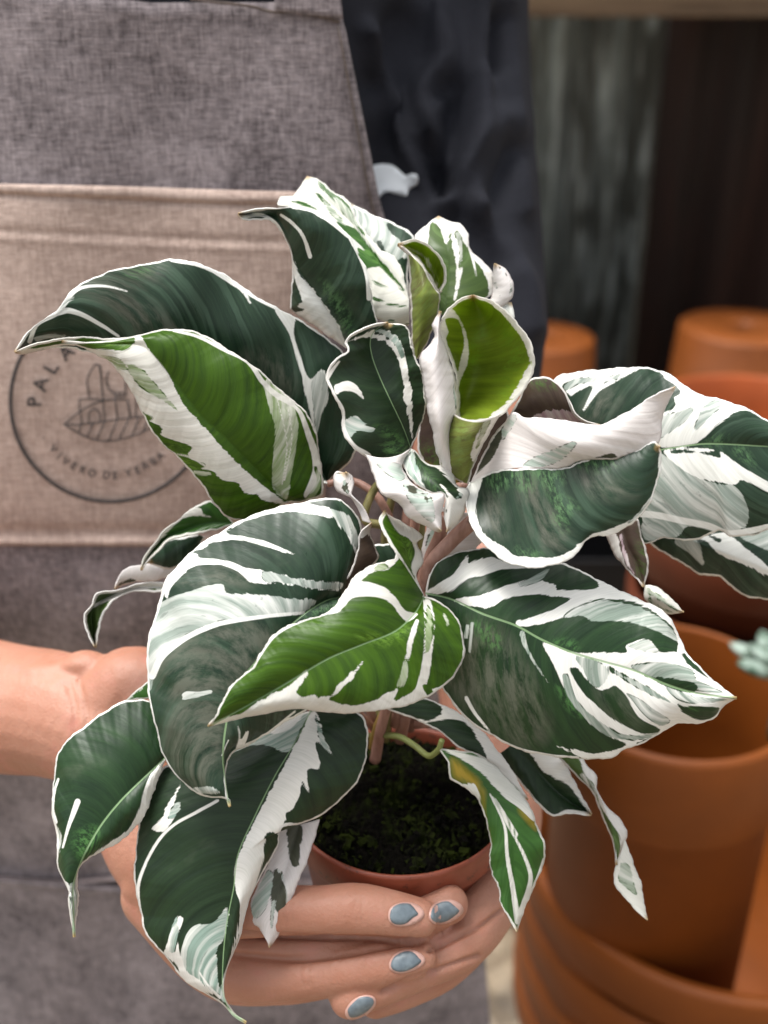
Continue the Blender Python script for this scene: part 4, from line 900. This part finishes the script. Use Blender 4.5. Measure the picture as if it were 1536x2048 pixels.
# --- right big leaf
LV('leaf', S('150,290,37.2 170,200 230,140 330,105,37 420,98 520,130 640,160 740,165,36.5 850,210 960,270 1080,320 1180,380,35.8 1240,480 1270,550 1370,650 1480,738,35.6', '150,290,37 260,315 400,380,35.6 540,430 650,490 780,545,35.2 900,580 1040,620 1180,680,35.2 1320,720 1480,738', '150,290,37 180,450 190,600 230,710,36.8 330,830 450,910 560,960 700,990,36.2 820,996 940,998 1000,960 1100,920 1230,850,35.8 1330,845 1390,820 1420,780 1480,738',
  ['W 150,290 205,250 270,210 330,128 335,165 365,150 430,138 500,160 590,183 480,190 400,215 330,230 260,285 220,290', 'W 275,320 380,300 480,262 530,250 600,220 690,178 650,235 720,255 860,280 900,262 860,225 740,170 900,210 1100,310 1210,400 1262,540 1225,545 1230,500 1200,430 1100,355 1010,328 880,318 790,350 740,395 600,430 545,432 545,412 650,380 740,342 775,308 640,300 520,305 420,350 340,345',
   'G 660,190 690,180 640,240 560,262 540,260', 'G 740,395 790,350 900,318 1010,330 1110,372 1190,430 1225,495 1150,455 1010,412 900,412 850,405 820,390', 'D 715,255 780,240 720,225 780,180 860,215 900,262 860,280 780,282 715,280',
   'W 650,500 770,542 900,545 1010,545 1010,515 1100,488 1150,540 1230,545 1290,610 1480,738 1400,800 1330,845 1230,850 1000,960 940,998 820,990 710,940 860,975 1010,940 930,900 820,810 790,740 740,690 700,600', 'G 1010,515 1060,498 1100,490 1145,540 1060,535',
   'G 1030,600 1180,588 1290,618 1310,660 1420,715 1300,705 1200,682 1100,650', 'D 1110,650 1200,655 1260,662 1312,685 1290,715 1240,710 1160,682', 'G 790,560 860,570 935,620 900,690 860,680 810,600', 'D 765,615 800,608 840,660 888,702 930,698 960,688 1010,730 1060,820 1152,872 1140,887 1060,887 970,842 880,770 820,712',
   'G 955,695 1060,740 1130,790 1195,835 1150,855 1080,805 1010,720', 'G 735,640 760,640 800,750 900,840 1000,895 1130,890 1100,912 960,912 850,845 760,735', 'D 1225,762 1255,775 1280,775 1400,778 1385,820 1320,832 1250,800', 'G 1180,690 1300,730 1440,745 1300,762 1220,740', 'G 900,590 1000,640 1120,700 1200,760 1100,720 1000,660',
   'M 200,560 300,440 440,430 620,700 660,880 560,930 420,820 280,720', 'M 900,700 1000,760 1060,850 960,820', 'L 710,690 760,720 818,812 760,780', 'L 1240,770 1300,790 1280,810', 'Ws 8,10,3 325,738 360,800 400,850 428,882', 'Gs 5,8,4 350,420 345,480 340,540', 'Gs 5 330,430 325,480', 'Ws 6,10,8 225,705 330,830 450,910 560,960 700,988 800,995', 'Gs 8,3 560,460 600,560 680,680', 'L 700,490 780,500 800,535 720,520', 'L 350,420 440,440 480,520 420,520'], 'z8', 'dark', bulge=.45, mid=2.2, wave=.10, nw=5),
  label='large pointed leaf at the lower right with feathered white stripes')
# --- big left leaf
LV('leaf', S('930,480,36.9 985,300 1005,190 970,95 880,38,36.6 740,52 640,72 450,135,36.3 380,180 250,260 160,350 110,420,35.9 75,540 45,640 30,740 35,900,35.6 60,1030 105,1200 200,1330 290,1385 395,1395 405,1430,35.2', '930,480,36.6 840,500 740,560,35.6 640,650 520,780,35 430,900 390,1050 375,1200,34.9 388,1320 405,1430', '930,480,37 1000,560 1000,800 900,900,36.6 760,990 640,1060 500,1150,36 420,1190 388,1270 392,1380 405,1430',
  ['W 400,190 450,130 600,70 720,55 800,70 860,80 940,130 960,160 1000,260 985,320 950,225 900,160 890,130 810,115 700,100 600,105 500,130 430,165', 'G 860,85 930,110 980,190 990,280 950,220 900,160', 'W 100,430 160,345 280,235 390,180 400,200 480,208 560,230 700,290 620,272 540,250 470,230 400,225 310,245 260,300 330,310 400,318 480,350 560,360 680,390 800,410 910,420 900,452 800,450 700,430 560,420 500,410 430,360 350,335 240,345 150,430 120,490',
   'D 125,485 150,440 240,350 350,333 420,360 470,400 520,408 430,412 330,432 240,442 160,482 130,498', 'G 115,500 240,450 370,425 390,465 500,470 640,480 790,495 750,545 600,570 440,580 330,600 200,660 110,740 70,800 45,910 30,800 40,650 80,530',
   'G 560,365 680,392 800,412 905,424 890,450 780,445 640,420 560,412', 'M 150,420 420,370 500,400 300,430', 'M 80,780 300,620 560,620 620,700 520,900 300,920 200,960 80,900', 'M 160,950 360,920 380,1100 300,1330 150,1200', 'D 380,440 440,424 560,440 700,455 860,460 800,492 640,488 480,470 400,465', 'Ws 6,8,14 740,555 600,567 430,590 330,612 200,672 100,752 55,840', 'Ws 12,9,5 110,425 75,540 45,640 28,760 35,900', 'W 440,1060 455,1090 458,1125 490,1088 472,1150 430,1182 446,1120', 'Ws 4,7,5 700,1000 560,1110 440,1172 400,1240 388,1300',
   'D 230,280 300,262 350,240 420,230 380,250 300,290', 'Ws 2 370,1200 390,1150 400,1130', 'G 320,1340 360,1370 260,1370 230,1350', 'Ws 8 405,1400 410,1435', 'L 700,570 800,520 900,500 860,560', 'Gs 16,6 210,930 260,925 320,910'], 'z7', 'blue', bulge=.55, mid=2, wave=.08, nw=7),
  S('880,500,36.4 915,420 965,335 985,260 995,195 1050,150,36', None, '905,490,36.6 960,430 1075,320 1060,250 1040,195 1050,150', ['W 995,170 1050,145 1045,200 1020,205 1000,220', 'Ws 4 880,500 915,420 965,335 985,260 995,195 1050,150'], 'z7', 'purple', bulge=.3),
  label='large rounded bluish green leaf at the left, its tip curling in at the bottom')
LV('leaf', S('480,545,36.6 440,440 370,352 290,325,37 250,240 275,165 345,172,37', None, '545,565,36.4 480,440 412,372 385,340 408,260 400,205 345,172', ['Ds 4 250,260 270,180 340,170', 'Gs 8,5 340,240 350,300 400,360', 'Ds 3 380,190 405,215'], 'b8', 'pale', base='W', bulge=.2), label='tiny twisted white leaf beside the stems')
# --- bright central leaf
LV('leaf', S('1160,285,34.9 1150,312 1060,332 980,382,34.4 920,460 880,522 840,558,34 720,592 600,655 540,742,33.6 510,800 420,870 370,960 310,1070,33.4', '1285,480,36 1240,560 1150,640,34.2 1000,700 850,762,33.6 700,850 520,955 310,1070', '1285,480,36 1330,490 1420,560,35.4 1465,680 1462,770 1380,880,34.8 1250,960 1100,992,34 950,1010 800,1000 700,990 560,1012 420,1042 310,1070',
  ['W 1170,290 1060,322 975,375 915,455 875,515 830,560 900,552 950,495 1000,482 1080,488 1140,520 1200,595 1255,560 1200,545 1150,480 1105,440 1040,415 1000,408 1060,368 1120,360 1170,310', 'G 1060,365 1120,355 1100,330 1070,340',
   'Ws 8,9,8,6 850,552 720,592 610,655 545,740 512,800', 'Ws 5,4 512,800 425,872 370,962 315,1065', 'W 300,1075 400,1022 460,1010 560,940 680,880 750,812 748,850 705,910 730,933 790,925 800,942 870,920 900,880 960,820 1007,775 960,850 895,910 858,945 880,960 910,965 980,975 1060,950 1110,920 1150,900 1180,830 1200,740 1210,680 1245,585 1260,590 1230,700 1210,830 1150,945 1200,930 1250,880 1280,740 1285,600 1280,500 1310,500 1335,600 1318,740 1300,860 1295,920 1325,900 1370,880 1450,790 1452,640 1400,530 1340,492 1420,550 1490,690 1470,800 1380,910 1250,985 1100,1020 950,1035 700,1015 450,1060',
   'G 1290,600 1300,520 1325,600 1310,720 1290,740', 'G 1200,760 1215,840 1170,900 1160,880', 'L 980,660 1060,650 1120,670 1215,610 1180,670 1100,700', 'Gs 3,5 1375,560 1390,610', 'D 1275,880 1300,930 1330,920 1310,890'], 'z7', 'young', bulge=.4, mid=1.8, wave=.05, nw=5),
  S('1285,480,36 1230,420 1165,290,34.9 1100,200 1080,130 1103,92,35.6', '1285,480,36 1225,340 1185,220,35.4 1130,140 1103,92', '1285,482,36.2 1248,385 1282,322 1252,240 1276,210 1200,150 1130,115 1103,92',
  ['Ws 10,12,10,8 1103,100 1085,150 1130,240 1160,290', 'W 1120,110 1200,148 1280,210 1250,240 1285,322 1245,388 1225,350 1242,280 1220,225 1165,190', 'G 1085,90 1115,95 1090,125', 'L 1180,200 1240,260 1240,330 1210,340 1180,260', 'Ws 2,3 1285,480 1225,380 1170,290'], 'z7', 'young', bulge=.15),
  label='bright green central leaf pointing down left, nearest to the viewer')
# --- bottom left leaves
LV('leaf', S('560,260,38.2 540,130 480,48 380,45,38 300,85 230,130 130,210,37.6 75,290 58,400 52,540,37.2 72,640 75,770 100,830 125,865,36.8 122,930 132,1000 150,1085,37', '560,285,37.6 450,390 350,490,36.8 270,590 210,690,36.6 170,780 145,860 145,950 150,1085', '560,290,37.6 520,385 490,480 440,580,37.2 370,650 290,700 200,750,37 168,800 168,950 150,1085',
  ['W 550,305 520,400 480,520 420,610 300,705 200,755 290,680 380,620 430,540 455,440 480,380 515,335', 'Ws 12,8,4 165,490 145,545 125,600 100,690', 'Ws 4,14,8 80,390 62,450 55,520 68,580', 'G 120,880 150,830 175,800 172,900 168,950 152,1085 128,990', 'Ws 5 75,780 100,835 125,865', 'G 70,600 95,640 80,720', 'L 150,640 250,600 250,700 180,740'], 'b1', 'dark', bulge=.5, mid=2, wave=.07, nw=6),
  S('640,392,38.6 700,335 762,285,38.4', None, '645,394,38.6 700,382 780,375,38.4', ['G 650,390 760,300 700,350'], 'b3', 'mid', bulge=.1), label='drooping dark leaf at the lower left in front of the forearm')
LV('leaf', S('1190,90,38.5 1050,130 850,260,38.3 700,350 560,330,38 500,400 440,540 420,700,37.6 415,850 440,980 470,1080 540,1160,37.2 640,1280 720,1330 800,1380 850,1430 905,1460,37.2', '1190,90,38.2 1120,230 1030,380,37.2 940,560 870,720,36.8 850,870 830,970 815,1060,36.8 803,1200 805,1330 840,1415 905,1460', '1190,90,38.5 1300,78 1410,108,38.3 1440,200 1432,300 1380,420,38 1250,540 1150,585 1060,598,37.6 1042,690 980,800 920,920 880,1080,37.2 820,1230 808,1330 845,1405 905,1460',
  ['W 1130,110 1190,92 1220,110 1245,200 1280,285 1230,235 1210,225 1225,345 1180,345 1170,372 1182,458 1150,395 1140,460 1110,520 1080,545 1080,575 1050,605 1042,640 990,630 985,700 970,780 930,900 880,1060 830,1190 860,1080 880,960 860,880 855,780 900,660 960,540 1040,390 1120,240 1170,130', 'G 1210,110 1245,200 1275,280 1230,230 1215,160',
   'G 850,270 1000,175 1130,92 1185,92 1150,160 1095,270 1060,270 1010,248 930,242', 'W 1090,100 1160,95 1100,170 1010,190', 'Ws 6,12,10,6 455,1080 430,880 455,780 520,660 590,590 680,540 780,485', 'W 490,605 540,560 550,520 580,470 620,400 605,450 590,500 622,498 590,560 550,620 510,620', 'G 560,560 590,500 622,498 590,560',
   'G 620,1150 650,1060 690,1030 760,1020 822,955 812,1080 778,1130 782,1280 802,1340 720,1300 640,1250 615,1200', 'W 600,990 625,1010 605,1100 640,1230 690,1265 760,1335 640,1285 590,1190 540,1160 575,1080', 'G 560,1150 590,1000 600,990 610,1050 590,1150', 'Ws 3,6 700,1240 740,1300 790,1350', 'D 990,630 1030,625 1042,650 1000,740 975,790 985,700', 'Ws 5,4 1042,690 985,800 925,920 885,1080 825,1230', 'G 790,1330 810,1240 830,1260 812,1370', 'Ws 4,8 860,1435 905,1462'], 'b1', 'deep', bulge=.5, mid=1.4, wave=.06, nw=6),
  label='long dark leaf hanging down at the bottom centre left, its tip curled to the right')
LV('leaf', S('1060,600,38.9 1000,760 930,920,38.2 918,1012 960,1045 1010,1130,37.9', '1140,590,38.9 1080,780 1030,950,38 1010,1130', '1228,568,38.9 1192,700 1130,850,38.3 1080,1000 1040,1085 1010,1130', ['D 1085,600 1150,598 1142,700 1132,770 1105,772 1090,700', 'D 1035,780 1080,890 1088,960 1055,987 1020,940 1012,880', 'G 925,930 1000,790 1025,830 990,960 940,1005', 'Gs 8,5 1025,930 1015,1040', 'Gs 6 1050,790 1085,870 1090,950', 'Y 1000,1080 1030,1080 1012,1130'], 'b1', 'pale', base='W', bulge=.3),
  label='pale cream leaf hanging in front of the fingers')
# --- small leaves right of the soil
LV('leaf', S('620,208,38.9 655,260 668,330,38.5 740,375 790,430,38.2 815,520 832,600,37.9 830,700 862,780 882,860 945,962,37.4', '620,205,38.9 720,270 810,360,38.2 870,450 920,570,37.7 930,700 932,850 945,962', '620,200,38.9 760,220 850,270,38.6 930,350 990,430 1030,520,38 1060,620 1040,720 990,830 962,900 945,962',
  ['W 640,208 750,225 850,255 870,280 960,385 1010,470 1010,500 960,455 880,395 800,310 720,250', 'Ws 3,5,12 830,390 890,520 902,650 925,780 945,920', 'Ws 2,3,6,12 840,400 900,510 960,620 998,720 990,790 950,900', 'Ws 4,14,4 850,410 890,470 945,560', 'Ws 6 1055,660 1020,760 970,870', 'Y 670,240 740,290 790,340 790,420 740,350 680,320', 'Y 790,360 810,380 805,520 830,590 810,500', 'Y 950,450 1010,490 1020,540 970,490', 'W 660,320 740,372 790,428 770,350 700,350'], 'b2', 'mid', bulge=.3, wave=.10, nw=6),
  label='small striped leaf with yellowing edges hanging over the pot rim')
LV('leaf', S('860,230,40.4 950,340 1000,400,40 1040,440 1085,482 1150,470 1250,476,39.4', '930,180,40.2 1030,300 1130,400 1250,476', '1000,150,40.4 1090,200 1140,260,40 1190,350 1250,476', ['W 960,150 1090,200 1140,250 1250,476 1210,425 1150,345 1090,320 1040,280', 'Ws 5,8 1110,480 1150,462 1250,476', 'Ws 5 860,230 950,340 1000,400 1040,440 1085,482'], 'b2', 'deep', bulge=.3, wave=.05), label='dark leaf with a pale upper edge behind the small striped leaf')
LV('leaf', S('380,30,39.3 540,92 640,142,39 700,200 800,243 900,330 990,412,38.8', None, '560,-10,39.3 700,50 780,110 850,190,39 920,290 960,360 990,412', ['D 555,100 680,78 750,115 800,200 815,243 760,235 700,190 620,132', 'D 400,25 580,-5 630,35 620,65 560,88', 'W 760,100 850,200 960,350 900,320 840,250 810,170'], 'b2', 'deep', base='W', bulge=.2), label='narrow cream edged leaf running down beside the soil')
LV('leaf', S('400,285,39.8 500,390 600,500,39.6 650,620 700,740 728,880,39.2', '470,280,39.7 560,390 640,520,39 700,680 728,880', '540,280,39.8 570,350 622,400 622,470,39.4 680,570 752,640 783,730 728,882', ['W 615,470 680,560 765,645 790,730 745,850 748,740 705,660 640,560', 'W 530,290 575,345 625,400 622,470 600,440 560,400 540,340', 'Gs 5,8 540,400 600,460 620,500', 'Ws 4 500,390 600,500 650,620'], 'b6', 'olive', bulge=.3),
  S('772,745,39.2 728,875 713,960 735,1010 800,1090 897,1172,38.8', None, '776,750,39.2 822,870 858,980 882,1110 897,1172', ['G 750,870 800,890 820,980 835,1040 780,1000 740,960', 'L 780,1020 830,1060 850,1110 800,1060'], 'b6', 'mid', base='W', bulge=.2), label='twisted narrow leaf hanging at the right in front of the brown pots')
# --- leaves low at the back left
LV('leaf', S('1180,330,40.6 1080,215 980,160,40.4 850,220 750,310 650,390,40.2 600,460 500,590 470,690,40', '1180,332,40.6 1000,330 820,380 680,430 560,540 470,690', '1180,345,40.6 1000,390 820,430 690,452 600,540,40 500,640 470,690', ['W 790,270 880,205 930,220 945,262 1060,300 940,275 840,285 720,345 640,435 600,460 700,335', 'Ws 5 1000,390 820,428 690,450 600,540', 'Ws 6 980,163 850,222 750,312 650,392 600,462'], 'b7', 'mid', bulge=.3),
  S('900,420,41 690,455 560,560 520,640,41', None, '960,440,41.2 850,600 700,690 600,665 520,640', [], 'b7', 'blue', bulge=.4), label='green leaf low at the left above the forearm')
LV('leaf', S('760,640,41.5 500,640,41.3 340,690 290,770 272,842,41', None, '760,700,41.5 640,765 450,782 350,805 272,842', ['D 280,830 310,790 390,760 440,780 350,805'], 'b7', 'pale', base='W', bulge=.3), label='cream coloured leaf low at the left, partly hidden')
LV('leaf', S('760,800,40.6 600,790 450,800 330,842 190,862 130,882,39.8 98,960 40,1042 50,1150 118,1282,39.6', '760,830,40.6 600,825 400,830 300,870 150,930 90,1010 90,1130 118,1282', '760,860,40.6 600,857 400,852 300,892 230,940,40 172,1050 142,1160 118,1282', ['Ws 5 600,790 450,800 330,842 190,862 130,882 98,960 40,1042 50,1150', 'Ws 10,6 760,830 600,812 400,840 250,900 100,970', 'Gs 10 760,850 600,845'], 'b7', 'olive', bulge=.2),
  label='thin arching leaf low at the left, its tip hanging over the forearm')

# --- stems
m, t, b = nt('stem_pink'); g = N(t, 'ShaderNodeTexCoord').outputs['Object']
nn = noise(t, mapping(t, g, (200, 200, 60)), 1, 3, .6)
t.links.new(mixc(t, ramp(t, nn, .35, .65), (.24, .12, .085), (.42, .24, .19)), b.inputs['Base Color']); b.inputs['Roughness'].default_value = .45; PINK = m
m, t, b = nt('stem_green'); g = N(t, 'ShaderNodeTexCoord').outputs['Object']
nn = noise(t, mapping(t, g, (400, 400, 40)), 1, 3, .6)
t.links.new(mixc(t, ramp(t, nn, .35, .65), (.12, .11, .035), (.22, .19, .07)), b.inputs['Base Color']); b.inputs['Roughness'].default_value = .45; SG = m
m, t, b = nt('stem_yellow'); b.inputs['Base Color'].default_value = (.38, .26, .06, 1); b.inputs['Roughness'].default_value = .45; SY = m
m, t, b = nt('sheath'); b.inputs['Base Color'].default_value = (.20, .23, .07, 1); b.inputs['Roughness'].default_value = .5; SC = m
crown = '795,1400,.415'
def stem(s, r0, r1, mat):
    pts = [P(*[float(v) for v in q.split(',')]) for q in s.split()]; n = len(pts)
    tube('stem', pts, [(r0 + (r1 - r0) * i / (n - 1)) / 1000 for i in range(n)], mat, plant, 14, 8)
stem('750,1520,.425 766,1440,.410 810,1300,.392 850,1190,.3725', 2.2, 1.6, PINK)
stem('800,1480,.425 835,1300,.396 845,1200,.378 862,1130,.374 905,1080,.371 944,1044,.367', 2.4, 2.6, PINK)
stem('790,1450,.420 820,1250,.392 845,1160,.382 862,1110,.379 880,1070,.376 890,1030,.372', 2.0, 2.2, PINK)
stem('800,1450,.425 815,1250,.400 822,1100,.392 845,1000,.385 935,970,.371', 2.2, 1.6, PINK)
stem('770,1480,.425 800,1300,.405 790,1150,.398 775,1060,.396 730,1040,.395 745,985,.396 775,950,.393 830,912,.372', 1.8, 1.4, SG)
stem('820,1460,.430 835,1250,.410 800,1100,.402 760,1000,.402 700,960,.404 655,968,.402', 1.8, 1.3, PINK)
stem('800,1450,.430 790,1250,.412 770,1080,.408 790,960,.402 800,800,.398 700,700,.396', 1.8, 1.3, SG)
stem('810,1450,.430 840,1250,.412 840,1080,.408 850,900,.402 860,760,.396', 2.2, 1.6, SG)
stem('830,1450,.430 860,1250,.412 815,1060,.404 830,980,.402', 2.2, 2.2, PINK)
stem('815,1450,.430 900,1200,.415 960,1000,.405 1060,900,.398', 2.0, 1.4, PINK)
stem('750,1450,.425 700,1300,.410 690,1240,.390 700,1190,.372', 1.8, 1.5, PINK)
stem('745,1495,.428 752,1460,.420 766,1428,.412 790,1380,.408', 1.7, 1.5, SY)
stem('770,1470,.414 800,1474,.408 830,1492,.402 858,1512,.396 878,1498,.390 884,1480,.388', 1.25, 1.0, SC)
stem('760,1470,.425 690,1400,.408 650,1380,.398 622,1422,.384', 1.6, 1.3, PINK)
stem('760,1470,.430 600,1500,.410 480,1480,.392 335,1510,.377', 1.6, 1.2, SG)
stem('780,1450,.430 600,1300,.425 520,1130,.418 465,1048,.407', 1.6, 1.2, SG)
stem('830,1450,.425 1000,1440,.415 1120,1500,.402 1140,1520,.398', 1.6, 1.2, PINK)
stem('790,1450,.430 700,1280,.428 600,1190,.422 400,1172,.410 355,1172,.406', 1.5, 1.1, SG)
# pale sheath standing between the stems
LV('sheath', S('860,1180,38.6 845,1110 855,1040 870,1010,38', None, '880,1180,38.6 930,1120 975,1070 985,1040,38', ['G 860,1170 850,1100 870,1050 880,1120'], 'px', 'pale', base='W', bulge=.3))
LV('sheath', S('735,1100,39.5 750,1090 790,1085,39.4', None, '735,1150,39.6 770,1140 800,1120,39.4', [], 'px', 'blue', bulge=.2))
